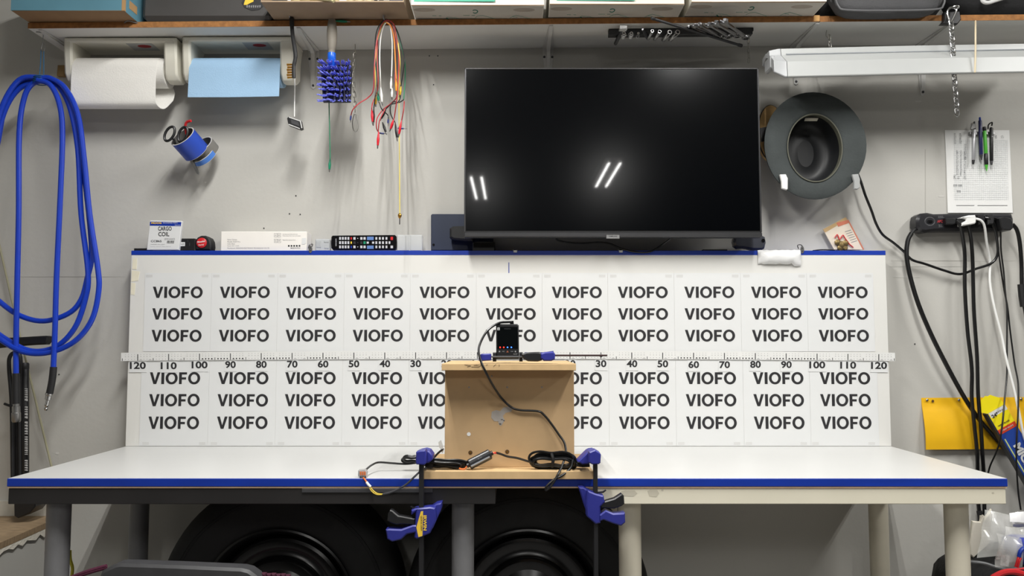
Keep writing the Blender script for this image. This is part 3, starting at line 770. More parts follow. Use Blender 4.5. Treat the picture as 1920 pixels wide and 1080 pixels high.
# ------------------------------------------------------------------ things hanging from the shelf edge
Yh = 2.438
w = thing('wire_brush', 'slim black wire brush with brass bristles hanging at the shelf edge', 'brush', pv(550, 147, Yh)[:])
b = B(BLACK); b.tube([pv(547, 34, Yh), pv(547.5, 50, Yh), pv(549, 68, Yh), pv(552.5, 90, Yh), pv(554, 105, Yh), pv(552.5, 116, Yh), pv(550.5, 126, Yh), pv(551, 146, Yh)], lambda u: .0075 if u < .12 else (.0062 if u < .6 else .0058), 10); link('handle', b, w)
for k in range(6):
    y = 121 + k * 4.8; b = B(BRASS); a = pv(548, y, Yh); c = pv(538 + (k % 2), y + .3, Yh)
    b.lathe([(.0028, 0), (.0032, .008), (.0038, (c - a).length), (.0005, (c - a).length + .0004)], 8, axis(a, c)); link('bristle_tuft', b, w)
b = B(STEEL); c = pv(547, 37, YS); b.tube([c + Vector((0, .0, .0)), c + Vector((0, -.022, .0)), c + Vector((0, -.026, .006))], .0018, 6)
one('hook_nail', b, 'small steel nail holding the slim wire brush', 'nail')
g = thing('hanging_gauge', 'small black gauge with grey display hanging on a white stem', 'gauge', pv(552, 240, 2.5)[:])
b = B(WHTP); b.tube([pv(554, 92, 2.56), pv(553, 140, 2.53), pv(552, 219, 2.5)], .0018, 6); link('stem', b, g)
b = B(BLACK); b.ppx([(538, 221.5), (541, 218), (564, 226), (567, 240.5), (562.5, 242.5), (540.5, 234)], 2.498, .02, .0015); link('case', b, g)
b = B(M('white_bezel', (214, 214, 212), .4)); b.ppx([(541, 218.4), (564, 226.2), (566.8, 240), (565.2, 240.6), (562.3, 227.5), (541.8, 220.5)], 2.4972, .001); b.ppx([(541.2, 232.2), (562, 240.3), (562.5, 242), (540.8, 233.8)], 2.4972, .001); link('bezel', b, g)
b = B(DARKGREY); b.ppx([(545, 223.5), (559.5, 228.5), (561.5, 237), (546.5, 231.5)], 2.4972, .001); link('display', b, g)
# blue scrub brush
Yb = 2.425
w = thing('scrub_brush', 'blue bristled scrub brush with grey handle hanging from the shelf', 'brush', pv(630, 195, Yb)[:])
b = B(M('grey_rubber_grip', (128, 122, 112), .6)); b.tube([pv(622.5, 37, Yb), pv(622.5, 50, Yb), pv(622.5, 64, Yb), pv(622.5, 80, Yb), pv(622, 92, Yb), pv(621.5, 102, Yb)], lambda u: .0105 + .0055 * math.sin(min(1, u * 1.15) * math.pi) ** .8, 16); link('grip', b, w)
b = B(M('bright_blue_plastic', (28, 96, 205), .3)); b.tube([pv(622, 100, Yb), pv(622, 108, Yb), pv(622.5, 116, Yb + .006), pv(623, 122, Yb + .012)], lambda u: .0125 + .001 * u, 16); link('neck', b, w)
b = B(M('dark_navy_plastic', (22, 24, 52), .6)); b.ppx([(603, 120), (657, 120), (659, 130), (656, 190), (605, 190), (601, 130)], Yb + .012, .02, .004); link('head', b, w)
BRI = M('blue_bristle', (128, 136, 232), .7, var=.18, scale=200)
for r_ in range(8):
    y = 121 + r_ * 9.6; n = 9
    b = B(BRI)
    for k in range(n):
        x = 604 + (k + .5) * 53 / n + random.uniform(-1, 1); yy = y + random.uniform(-1.2, 1.2)
        a = pv(x, yy, Yb + .012); sx = (x - 630) / 27; d = Vector((sx * .010, -.03 + random.uniform(-.004, .004), -(yy - 155) / 40 * .006 - .004))
        for q in range(4):
            o = Vector((random.uniform(-.0034, .0034), 0, random.uniform(-.0024, .0024))); c = a + d + o * 1.5
            b.lathe([(.0012, 0), (.0019, (c - a - o).length * .8), (.0008, (c - a - o).length)], 5, axis(a + o, c))
    link('bristle_row', b, w)
# small chain hanging beside the brush
CHN = M('zinc_chain', (175, 172, 165), .3, metal=1.0)
def chain(b, pts, pitch, ln, wd, r, sub=12):
    P = smooth_path(pts, sub); d = 0; k = 0; acc = 0; last = P[0]; pos = [P[0]]
    for p in P[1:]:
        seg = (p - last).length
        while acc + seg >= pitch:
            q = last.lerp(p, (pitch - acc) / seg); pos.append(q); seg = (p - q).length; last = q; acc = 0
        acc += seg; last = p
    for i in range(len(pos) - 1):
        a, c = pos[i], pos[i + 1]; m = (a + c) / 2; z = (c - a).normalized(); s_ = z.orthogonal().normalized(); t_ = z.cross(s_)
        s_ = Matrix.Rotation(R(90) * (i % 2) + .5, 3, z) @ s_
        hl = ln / 2 - wd / 2; loop = []
        for q in range(6): an = math.pi * q / 5; loop.append(m + z * (hl + math.sin(an) * wd / 2) + s_ * (math.cos(an) * wd / 2))
        for q in range(6): an = math.pi + math.pi * q / 5; loop.append(m + z * (-hl + math.sin(an) * wd / 2) + s_ * (math.cos(an) * wd / 2))
        b.tube(loop, r, 6, True, spline=False)
    return pos
t = thing('small_chain', 'thin zinc chain hanging right of the blue scrub brush', 'chain', pv(665, 245, 2.53)[:])
b = B(CHN); chain(b, [pv(665, 100, 2.53), pv(663, 150, 2.53), pv(665, 185, 2.53), pv(666, 215, 2.53)], .016, .021, .008, .0012); link('links', b, t)
b = B(CHN); b.tube([pv(666, 83, 2.56), pv(666, 92, 2.545), pv(665, 102, 2.53), pv(663, 100, 2.53)], .0014, 6); link('hook', b, t)
b = B(CHN); b.tube([pv(664, 214, 2.53), pv(661, 228, 2.53), pv(662, 242, 2.53), pv(667, 247, 2.53), pv(671, 240, 2.53), pv(669, 226, 2.53), pv(666, 214, 2.53)], .0016, 6); link('ring', b, t)

# test leads
LEADC = {'red': M('red_wire', (176, 52, 58), .45), 'black': M('black_wire', (34, 32, 34), .45), 'white': M('white_wire', (232, 230, 224), .45),
         'yellow': M('yellow_wire', (226, 206, 104), .45), 'green': M('green_wire', (30, 120, 84), .45), 'orange': M('orange_wire', (230, 140, 50), .45)}
BOOT = {'red': M('red_clip_boot', (216, 30, 48), .35), 'black': M('black_clip_boot', (24, 24, 26), .35), 'white': M('white_clip_boot', (238, 238, 232), .4),
        'yellow': M('yellow_clip_boot', (230, 186, 40), .4), 'green': M('green_clip_boot', (20, 130, 96), .4), 'orange': M('orange_clip_boot', (236, 150, 40), .4)}
FERR = M('blue_ferrule', (40, 52, 110), .4)
def lead(col, path, clips, label, Y, r=.0017, ferr=()):
    lo = max(p[1] for p in path + [c[2:4] for c in clips]); pm = path[len(path) // 2]
    t = thing('test_lead', label, 'test lead', pv(pm[0], lo, Y)[:], 'test leads hung on the shelf edge')
    b = B(LEADC[col]); n = len(path)
    b.tube([pv(x, y, Y + .012 * math.sin(i * 1.7 + n) * (0 if y < 60 else 1)) for i, (x, y) in enumerate(path)], r, 7); link('wire', b, t)
    for x0, y0, x1, y1, c in clips:
        a = pv(x0, y0, Y); e = pv(x1, y1, Y); L = (e - a).length; S = Matrix.Diagonal((1.0, .7, 1, 1))
        b = B(BOOT[c]); b.lathe([(.0016, 0), (.003, L * .1), (.0062, L * .45), (.0055, L * .62), (.0042, L * .82), (.003, L * .84)], 10, axis(a, e) @ S); link('clip_boot', b, t)
        b = B(STEEL); b.lathe([(.0035, L * .8), (.0026, L), (.0016, L * 1.03)], 8, axis(a, e) @ S); link('clip_jaw', b, t)
    for x0, y0, x1, y1 in ferr:
        a = pv(x0, y0, Y); e = pv(x1, y1, Y); L = (e - a).length
        b = B(FERR); b.lathe([(.0026, 0), (.003, L * .5), (.0026, L)], 8, axis(a, e)); link('ferrule', b, t)
        b = B(STEEL); d = (e - a).normalized(); b.tube([e, e + d * .004 + Vector((.002, 0, 0)), e + d * .008 + Vector((.0022, 0, 0))], .0009, 5); b.tube([e, e + d * .004 - Vector((.002, 0, 0)), e + d * .008 - Vector((.0022, 0, 0))], .0009, 5); link('spade_terminal', b, t)
lead('red', [(658, 216), (662, 205), (673, 194), (690, 183), (700, 168), (702, 125), (706, 80), (714, 50), (725, 38), (738, 46), (744, 75), (748, 110), (746, 165), (743, 195), (739, 222)], [(739, 222, 731, 246, 'red')],
     'red test lead with a blue spade end reaching out left toward the chain', 2.412, ferr=[(658, 217, 657, 225)])
lead('red', [(697, 203), (699, 192), (707, 174), (709, 150), (707, 100), (710, 62), (719, 42), (730, 42), (739, 60), (742, 100), (741, 150), (744, 180), (733, 194), (718, 206), (707, 222), (706, 240), (711, 249), (718, 251)], [(697, 203, 699, 234, 'red')],
     'red test lead with red clip lowest on the bundle\'s left flank', 2.418, ferr=[(712, 249.5, 720, 250.5)])
lead('black', [(701, 203), (703, 185), (706, 150), (703, 100), (706, 60), (718, 39), (731, 39), (744, 56), (755, 92), (758, 118), (752, 160), (751, 180), (746, 192), (733, 196), (724, 204)], [(701, 203, 700, 235, 'black'), (724, 204, 713, 226, 'black')],
     'black test lead with black clips at both ends', 2.424)
lead('black', [(711, 192), (716, 205), (727, 216), (728, 226)], [(717, 229, 725, 252, 'black')], 'short black test lead crossing the middle of the bundle', 2.405, ferr=[(728, 224, 727.5, 231)])
lead('white', [(714, 164), (713, 140), (712, 105), (714, 70), (721, 46), (730, 46), (735, 75), (735, 115), (734, 144)], [(714, 164, 717, 197, 'white'), (734, 144, 733, 172, 'white'), (735.5, 165, 735, 186, 'white')],
     'white test lead with white clips', 2.408)
lead('yellow', [(705, 178), (704, 155), (704, 120), (707, 80), (715, 52), (724, 41), (736, 52), (746, 82), (750, 115), (749, 150), (752, 162)], [(704, 176, 704.5, 200, 'yellow'), (752, 162, 749, 182, 'yellow')],
     'yellow test lead with short yellow clips', 2.43)
lead('green', [(709, 176), (707, 150), (705, 100), (709, 62), (718, 42), (730, 41), (743, 56), (753, 88), (759, 116), (759.5, 150), (757, 186)], [(709, 175, 710, 192, 'green')], 'green test lead with green clip in the bundle', 2.432)
lead('orange', [(743, 148), (741, 110), (739, 75), (733, 50), (724, 42)], [(743, 146, 743, 176, 'orange')], 'orange test lead with orange clip in the bundle', 2.4)
lead('black', [(757, 187), (748, 192), (738, 191), (732, 200), (733, 215), (741, 230)], [(741, 230, 745, 264, 'black')], 'black test lead with its clip hanging low right', 2.402)
lead('red', [(758, 190), (757, 205), (753, 226)], [(753, 226, 747, 257, 'red')], 'short red test lead with red clip at lower right of bundle', 2.41, ferr=[(746, 240, 757, 241)])
lead('red', [(722, 205), (712, 225), (709, 248)], [(710, 247, 708, 278, 'red')], 'red clip lead dangling lowest of all the test leads', 2.404)
lead('yellow', [(747, 80), (748, 130), (748, 200), (749, 300), (749.5, 400)], [], 'long pale yellow lead with brass tip hanging far below the bundle', 2.47)
b = B(BRASS); c = pv(749.5, 400, 2.47); b.lathe([(.003, 0), (.0058, .004), (.0058, .009), (.004, .013), (.002, .016)], 8, axis(c, c + Vector((0, 0, -1)))); c2 = c + Vector((0, 0, -.015)); b.m(DSTEEL); b.lathe([(.0016, 0), (.0016, .02)], 6, axis(c2, c2 + Vector((0, 0, -1))))
tip = link('brass_tip', b); own = [o for o in COL.objects if o.get('label', '').startswith('long pale yellow')][0]
tip.parent = own; tip.location = ORI[tip.name] - ORI[own.name]
lead('green', [(655, 41), (628, 39), (619, 45), (617, 110), (617, 190), (618, 240), (619, 298)], [(619, 297, 617.5, 322, 'green'), (626, 39, 656, 41, 'green')], 'thin green test lead hanging behind the blue scrub brush', 2.452)
b = B(STEEL); c = pv(723, 43, YS); b.tube([c + Vector((0, .001, 0)), c + Vector((0, -.035, 0)), c + Vector((0, -.042, .008))], .0025, 8)
one('hook_nail', b, 'steel nail carrying the bundle of test leads', 'nail')

# ------------------------------------------------------------------ pipe cup on the wall with scissors
def aim(px, py, Y): return pv(px, py, Y)
top_c = pv(342, 255.5, 2.52)
ax = Vector((18.0, 0, -27.0)).normalized(); ax = (ax * math.cos(R(45)) + Vector((0, 1, 0)) * math.sin(R(45))).normalized()
pc = thing('pipe_cup', 'blue pipe cup tilted on the wall holding scissors', 'holder', (top_c + ax * .1)[:])
PIPEB = M('blue_vinyl_wrap', (40, 74, 178), .4, var=.06); PIPEL = M('light_blue_vinyl', (74, 126, 208), .4, var=.04); PIPEW = M('white_pipe', (214, 212, 208), .4); PIPED = M('grey_pipe_inside', (92, 90, 88), .6)
def ring_(c, L, ro, ri, mo, mi, name):
    A = axis(c, c + ax)
    b = B(mo); b.lathe([(ro, .0008), (ro, L - .0008)], 40, A, caps=False)
    b.m(PIPEW); b.lathe([(ri, 0), (ro, 0), (ro, .0008)], 40, A, caps=False); b.lathe([(ri, L), (ro, L), (ro, L - .0008)], 40, A, caps=False)
    b.m(mi); b.lathe([(ri, 0), (ri, L)], 40, A, caps=False); link(name, b, pc)
ring_(top_c, .068, .0425, .039, PIPEB, PIPED, 'upper_ring')
ring_(top_c + ax * .080 + Vector((.008, .008, .006)), .018, .0415, .038, PIPEL, PIPED, 'lower_ring')
c3 = top_c + Vector((.034, .058, -.012)) + ax * .004
ring_(c3, .036, .0425, .039, M('grey_pipe', (120, 118, 114), .5), PIPED, 'rear_ring')
sc_ = thing('scissors', 'scissors with black handles standing in the blue pipe cup', 'scissors', pv(365, 326, 2.57)[:])
for cx, cy, ang, nm in ((318, 251, 28, 0), (343, 252, 22, 1)):
    b = B(BLACK); loop = []
    for k in range(14):
        a = 2 * math.pi * k / 14; u, v_ = 7.8 * math.cos(a), 14.5 * math.sin(a); ca, sa = math.cos(R(ang)), math.sin(R(ang))
        loop.append(pv(cx + u * ca - v_ * sa * -1 * -1, cy + u * sa + v_ * ca, 2.495 + .012 * nm))
    b.tube(loop, .0042, 8, True, sub=3); b.tube([pv(cx + 7, cy + 10, 2.497 + .012 * nm), pv(cx + 14 - nm * 8, cy + 24, 2.52), pv(348, 285, 2.535)], .004, 8); link('handle', b, sc_)
b = B(STEEL); b.ppx([(344, 280), (350, 278), (372, 322), (373, 327), (369, 326)], 2.55, .003); link('blade', b, sc_)
b = B(DSTEEL); b.ppx([(346, 281), (353, 279), (367, 310), (374, 325)], 2.554, .003); link('blade', b, sc_)
b = B(REDP); b.tube([pv(353, 262, 2.53), pv(349, 248, 2.52), pv(347.5, 237, 2.515), pv(350.5, 229, 2.51), pv(358, 226.5, 2.505)], .0042, 10)
one('red_hook', b, 'bent red plastic hook sticking out of the blue pipe cup', 'hook')

# ------------------------------------------------------------------ blue air hose at the left
Yo = 2.50
def hp(pts, dy=0): return [pv(x, y, Yo + dy) for x, y in pts]
ho = thing('air_hose', 'blue air hose coiled on the shelf end with black sleeved fittings', 'hose', pv(78, 790, Yo)[:])
b = B(HOSE)
strands = [
    ([(84, 150), (60, 158), (45, 185), (36, 250), (35, 400), (32, 540), (30, 640), (30, 706)], -.006),
    ([(70, 150), (95, 160), (112, 198), (117, 255), (113, 370), (106, 520), (103, 620), (100, 690)], -.018),
    ([(78, 148), (40, 158), (10, 200), (-5, 270), (-25, 360), (-45, 450), (-35, 530), (0, 566), (38, 592), (82, 602), (128, 588), (152, 562), (164, 520), (172, 470), (162, 360), (150, 280), (138, 210), (118, 168), (95, 152), (76, 150)], .012),
    ([(74, 152), (34, 168), (6, 215), (-12, 300), (-35, 420), (-48, 540), (-20, 608), (18, 640), (60, 658), (105, 650), (140, 615), (160, 560), (165, 510), (152, 400), (146, 280), (132, 205), (112, 165), (90, 151), (72, 153)], .004),
    ([(80, 145), (36, 150), (2, 205), (-16, 290), (-40, 400), (-55, 520), (-40, 600), (0, 636), (45, 660), (92, 661), (140, 640), (172, 600), (185, 545), (183, 500), (168, 400), (158, 300), (146, 215), (122, 165), (95, 147), (78, 146)], -.012)]
for p, dy in strands: b.tube(hp(p, dy), .0082, 10)
link('tubing', b, ho)
SLV = M('black_sleeve', (30, 30, 32), .5)
b = B(SLV); b.tube(hp([(30, 700), (30, 730), (30, 757)], -.006), .0105, 12); link('sleeve', b, ho)
b = B(SLV); b.tube(hp([(100.5, 688), (98, 712), (93, 738)], -.018), .0102, 12); link('sleeve', b, ho)
A = axis(pv(30, 755, Yo - .006), pv(30.5, 790, Yo - .006)); b = B(STEEL); b.lathe([(.009, 0), (.009, .01), (.0115, .012), (.0115, .03), (.013, .032), (.013, .056), (.0105, .06)], 16, A); link('coupler', b, ho)
A = axis(pv(92.5, 737, Yo - .018), pv(86.5, 767, Yo - .018)); b = B(CHROME); b.lathe([(.0105, 0), (.0105, .006), (.009, .008), (.009, .02), (.0055, .022), (.0055, .036), (.007, .038), (.0045, .042), (.0045, .046), (.006, .048), (.004, .054)], 12, A); link('plug_fitting', b, ho)
b = B(M('teal_cord', (24, 90, 130), .6))
b.tube(hp([(77, 93), (76, 120), (73, 150)]), .0014, 6); b.tube(hp([(82, 96), (82, 125), (82, 150)]), .0014, 6)
for k in range(4):
    c = pv(77, 146 + k * 3, Yo); b.tube([c + Vector((.021 * math.cos(a), .024 * math.sin(a), .017 * math.cos(a) * .2)) for a in [i * math.pi / 5 for i in range(10)]], .0014, 6, True, sub=2)
link('tie_cord', b, ho)
b = B(STEEL); b.tube([ps(68, 60, -.001), ps(80, 62, -.004), pv(81, 70, Yo), pv(80, 80, Yo), pv(77, 92, Yo), pv(81, 97, Yo), pv(84, 88, Yo), pv(82, 80, Yo)], .0016, 6)
one('wire_hook', b, 'thin wire hook holding the blue hose at the shelf end', 'hook')
# pump behind the hose
Yp = 2.57
fp = thing('floor_pump', 'black floor pump with T handle standing behind the blue hose', 'pump', (pv(45, 900, Yp).x, Yp, zl))
b = B(RUBBER); b.ppx([(-30, 640), (0, 634), (40, 632), (85, 629.5), (90, 631), (89, 640), (84, 646), (60, 647), (20, 650), (-30, 655)], Yp - .02, .032, .005); link('handle', b, fp)
def vtube(x, y0, x1, y1, r, Y, mat, seg=14): a = pv(x, y0, Y); c = pv(x1, y1, Y); return B(mat).lathe([(r * .8, 0), (r, .004), (r, (c - a).length - .004), (r * .8, (c - a).length)], seg, axis(a, c))
link('barrel', vtube(47, 682, 47, 935, .0115, Yp, BLACK), fp)
link('barrel', vtube(31, 680, 33, 935, .010, Yp + .004, BLACK), fp)
link('end_cap', vtube(46, 680, 46, 694, .0135, Yp, RUBBER), fp)
b = B(RUBBER); b.tube([pv(24, 900, Yp - .015), pv(22, 760, Yp - .015), pv(17, 690, Yp - .015), pv(19, 668, Yp - .015), pv(29, 661, Yp - .015), pv(38, 670, Yp - .015), pv(38, 720, Yp - .012), pv(37, 800, Yp - .01), pv(38, 900, Yp - .01)], .006, 10); link('pump_hose', b, fp)
b = B(RUBBER); b.tube([pv(8, 757, Yp - .02), pv(16, 760, Yp - .02), pv(26, 764, Yp - .02)], .004, 8); link('lever', b, fp)
b = B(M('white_print', (206, 206, 206), .6))
for y0, y1 in ((728, 752), (762, 782), (790, 812), (818, 852), (862, 884)):
    yy = y0
    while yy < y1:
        ln = random.uniform(2, 5); b.ppx([(49.2, yy), (51.6, yy + .5), (51.6, yy + ln), (49.2, yy + ln - .5)], Yp - .0122, .0006); b.ppx([(46.5, yy + .4), (48.3, yy + .4), (48.3, yy + ln * .8), (46.5, yy + ln * .8)], Yp - .0125, .0006); yy += ln + 1
link('printed_marks', b, fp)
b = B(BLACK); b.ppx([(25, 930), (66, 928), (66, 950), (56, 962), (33, 972), (26, 968)], Yp - .03, .07, .003); link('foot', b, fp)
b = B(M('fibreglass_rod', (156, 152, 126), .5)); b.tube([pv(-8, 430, 2.645), pv(40, 640, 2.635), pv(110, 930, 2.63)], .0034, 8, spline=False)
one('thin_rod', b, 'thin pale rod leaning on the wall beside the blue hose', 'rod')

# ------------------------------------------------------------------ right wall: shop light, chain, tool bar, hat, papers, power strip
# tool bar under the shelf
b = B(BLACK); x0 = pv(1141, 60, 2.5).x; x1 = pv(1410, 60, 2.5).x
b.box(x0, x1, 2.492, 2.516, -.0215, -.0008, .001, RS); b.box(x1 - .004, x1 + .003, 2.492, 2.516, -.012, -.0008, .001, RS)
one('magnetic_bar', b, 'black magnetic tool bar fixed under the white shelf', 'tool bar')
BZ = -.0225
def socket(px, py, r, ln, dx, label):
    a = ps(px, py, BZ - r); c = a + Vector((dx, ln, -.004)); b = B(CHROME); A = axis(a, c)
    L = (c - a).length
    b.lathe([(r * .62, .012), (r * .66, 0), (r * .94, 0), (r, .0015), (r, L - .002), (r * .9, L), (.001, L)], 20, A, caps=False); b.m(INK); b.lathe([(.0005, .012), (r * .64, .012)], 12, A, caps=False)
    one('deep_socket', b, label, 'socket', 'sockets on the tool bar')
for px, py, r, lab in ((1223, 58, .0055, 'narrow chrome deep socket, leftmost of four deep sockets on tool bar'), (1237, 59, .006, 'chrome deep socket, second of the four deep sockets on tool bar'),
                       (1256, 60, .0075, 'chrome deep socket, third of the four deep sockets on tool bar'), (1271, 60, .0078, 'wide chrome deep socket, rightmost of the four beside the long extension')):
    socket(px, py, r, .055, -.004 - (px - 1223) * .0002, lab)
for px, py, r, lab in ((1170, 66, .009, 'short chrome socket beside the ratchet handle on tool bar'), (1184, 66, .0085, 'short chrome socket, second in from left on tool bar'), (1197, 66, .006, 'tiny chrome socket left of the bit holder on tool bar')):
    a = ps(px, py - 4, BZ - r * .8); c = a + Vector((0, .022, -.003)); A = axis(a, c); L = (c - a).length; b = B(CHROME)
    b.lathe([(r * .3, 0), (r * .6, 0), (r * .65, L * .3), (r, L * .45), (r, L), (r * .7, L), (r * .65, L - .006), (.001, L - .006)], 18, A, caps=False)
    one('short_socket', b, lab, 'socket', 'sockets on the tool bar')
rt = thing('ratchet', 'small ratchet with square head at the left of the tool bar', 'ratchet', ps(1162, 70, BZ)[:])
a = ps(1168, 54, BZ - .006); c = ps(1154, 82, BZ - .006); b = B(DSTEEL); b.lathe([(.004, 0), (.004, .04), (.006, .045), (.006, (c - a).length - .002), (.004, (c - a).length)], 12, axis(a, c)); link('handle', b, rt)
b = B(CHROME); q = ps(1168, 53, BZ - .004); b.box(q.x - .013, q.x + .013, q.y - .012, q.y + .012, q.z - .006, q.z + .006, .002); link('head', b, rt)
bh = B(DSTEEL); a = ps(1205, 55, BZ - .005); c = ps(1215, 72, BZ - .005); bh.lathe([(.003, 0), (.0042, .004), (.0042, .03), (.006, .034), (.006, (c - a).length)], 12, axis(a, c))
one('bit_holder', bh, 'slim bit holder slanting on the tool bar left of deep sockets', 'bit holder')
eb = B(DSTEEL); a = ps(1221, 34, BZ - .012); c = ps(1391, 86, BZ - .012); L = (c - a).length
eb.lathe([(.003, 0), (.0048, .002), (.0048, .012), (.0036, .014), (.0042, .02), (.0042, L - .02), (.0058, L - .016), (.0058, L - .002), (.004, L)], 12, axis(a, c))
one('extension_rod', eb, 'long thin steel extension rod lying diagonally across the tool bar', 'rod')
def wrench(x0, y0, x1, y1, s_, label, off):
    a = ps(x0, y0, off); c = ps(x1, y1, off - .002); d = (c - a); L = d.length; d.normalize(); u = d.cross(Vector((0, 0, 1))).normalized(); n = u.cross(d)
    X = frame(a, u, n, d); w = .0045 * s_; t = .003 * s_
    root = thing('wrench', label, 'wrench', a[:], 'wrenches on the tool bar')
    b = B(WRC); b.loft([[(-w * .8, -t, .008), (w * .8, -t, .008), (w * .8, t, .008), (-w * .8, t, .008)], [(-w * .7, -t * .8, L / 2), (w * .7, -t * .8, L / 2), (w * .7, t * .8, L / 2), (-w * .7, t * .8, L / 2)], [(-w, -t, L - .008), (w, -t, L - .008), (w, t, L - .008), (-w, t, L - .008)]], X=X); link('shank', b, root)
    ro = .0105 * s_; b = B(WRC); cc = X @ Vector((0, 0, L)); q = Matrix.Translation(cc) @ frame(Vector(), u, d, n)
    b.lathe([(ro * .6, -t * 1.4), (ro * .95, -t * 1.4), (ro, -t), (ro, t), (ro * .95, t * 1.4), (ro * .6, t * 1.4), (ro * .6, -t * 1.4)], 20, q, caps=False); link('ring_end', b, root)
    b = B(WRC); J = [(-.5, -1), (.5, -1), (1, -.2), (.95, .55), (.5, 1), (.38, .1), (-.38, .1), (-.5, 1), (-.95, .55), (-1, -.2)]
    m2 = X @ Matrix.Translation((0, 0, 0)) @ Matrix.Rotation(R(15), 4, 'Y'); b.prism([(p * ro, -r_ * ro) for p, r_ in J], -t * 1.3, t * 1.3, .0006, m2); link('open_jaw', b, root)
WR = [(1292, 50, 1329, 66, .72, 'smallest chrome wrench, nearest the long extension rod'), (1301, 47, 1338, 67.5, .8, 'second smallest chrome wrench on the tool bar'), (1311, 46, 1352, 70, .9, 'third chrome wrench on tool bar, counting from the extension rod'),
      (1329, 46, 1366, 68.5, .98, 'fourth chrome wrench on tool bar, counting from the extension rod'), (1342, 43, 1382, 67, 1.05, 'second largest chrome wrench on the tool bar'), (1358, 40, 1398, 70, 1.2, 'largest chrome wrench at the right end of the tool bar')]
for i, (a0, b0, a1, b1, s_, lab) in enumerate(WR): wrench(a0, b0, a1, b1, s_, lab, BZ - .005 - .0006 * i)
# shop light, unlit
sh = thing('shop_light', 'unlit white hanging shop light under the right shelf', 'light fixture', pv(1700, 140, 2.42)[:])
b = B(M('white_enamel_sheet', (178, 180, 179), .35, var=.01))
def shop(px, dy):
    z0 = lambda y, Y: (Y, pv(px, y + dy, Y).z)
    P_ = [z0(144, 2.40), z0(142, 2.398), z0(115, 2.402), z0(103, 2.452), z0(101.5, 2.452), z0(97, 2.453), z0(91, 2.455)]
    x = pv(px, 120, 2.42).x
    top = P_[-1]; zq_ = lambda y, Y: pv(px, y + dy, Y).z
    back = [(2.50, top[1]), (2.502, zq_(99, 2.502)), (2.545, zq_(112, 2.545)), (2.55, zq_(128, 2.55)), (2.545, zq_(129, 2.545)), (2.50, zq_(109, 2.5)), (2.455, P_[3][1] - .012), (2.408, P_[0][1])]
    return [(x, y, z) for y, z in P_ + back]
b.loft([shop(1472, 0.5), shop(1700, -5), shop(1990, -10)]); link('reflector', b, sh)
b = B(M('grey_groove', (150, 154, 158), .5)); q = [pv(1474, 102.5, 2.4515), pv(1990, 92, 2.4515)]
b.tube([q[0], q[1]], .0035, 4, spline=False); link('seam', b, sh)
b = B(M('white_end_cap', (176, 178, 180), .45)); x = pv(1476, 120, 2.42).x
r1 = shop(1471, .5); r2 = [(v[0] - .006, v[1], v[2]) for v in r1]; cy = sum(v[1] for v in r1) / len(r1); cz_ = sum(v[2] for v in r1) / len(r1)
r3 = [(v[0] - .034, cy + (v[1] - cy) * .75, cz_ + (v[2] - cz_) * .75 + .004) for v in r1]
b.loft([r1, r2, r3]); b.box(x - .045, x - .03, 2.44, 2.50, cz_ - .03, cz_ + .012, .004); link('end_cap', b, sh)
b = B(CHN); b.tube([ps(1550, 57, -.001), ps(1549, 66, -.012), ps(1552, 70, -.02), ps(1556, 66, -.014)], .0015, 6); link('hook', b, sh)
b = B(CHN); chain(b, [pv(1555, 66, 2.50), pv(1556, 80, 2.50), pv(1557, 93, 2.50)], .013, .018, .008, .0012); link('chain', b, sh)
b = B(CHN); chain(b, [pv(1403, 72, 2.53), pv(1404, 100, 2.56), pv(1404, 122, 2.58)], .016, .02, .008, .0012); b.tube([ps(1402, 68, -.001), pv(1402, 74, 2.53), pv(1404, 78, 2.53)], .0013, 6)
one('fine_chain', b, 'short fine chain dangling behind the television\'s top right corner', 'chain')
b = B(M('pale_zip_tie', (222, 206, 174), .5)); b.tube([ps(1828, 39.5, .001) + Vector((0, -.003, 0)), pv(1829, 60, 2.392), pv(1829, 100, 2.39), pv(1828, 136, 2.392)], .0026, 6)
one('tie_strap', b, 'pale thin tie strap hanging over the shop light', 'strap')
# carabiner and chain
Yc = 2.415
b = B(BLACK); b.ppx([(1771, 22), (1800, 20), (1803, 36), (1796, 45), (1764, 45), (1770, 38)], YS - .02, .018, .003)
one('black_clamp_strap', b, 'black strap clamp on the shelf edge carrying the hanging chain', 'clamp')
t = thing('hanging_chain', 'bright zinc chain hanging from a snap hook at shelf edge', 'chain', pv(1795, 218, Yc)[:])
b = B(CHROME); b.tube([pv(1779, 36, Yc), pv(1776, 25, Yc), pv(1779, 17, Yc), pv(1787, 14, Yc), pv(1793, 18, Yc), pv(1790, 28, Yc), pv(1784, 40, Yc), pv(1781, 41, Yc)], .0036, 8, True); b.tube([pv(1786, 14, Yc), pv(1792, 11, Yc - .005), pv(1798, 12, Yc - .005), pv(1795, 15, Yc)], .0022, 6, True); link('snap_hook', b, t)
b = B(CHROME); chain(b, [pv(1783, 38, Yc), pv(1786, 80, Yc), pv(1788, 120, Yc), pv(1791, 165, Yc), pv(1794, 205, Yc), pv(1794.5, 221, Yc)], .0175, .026, .0145, .0023); link('links', b, t)
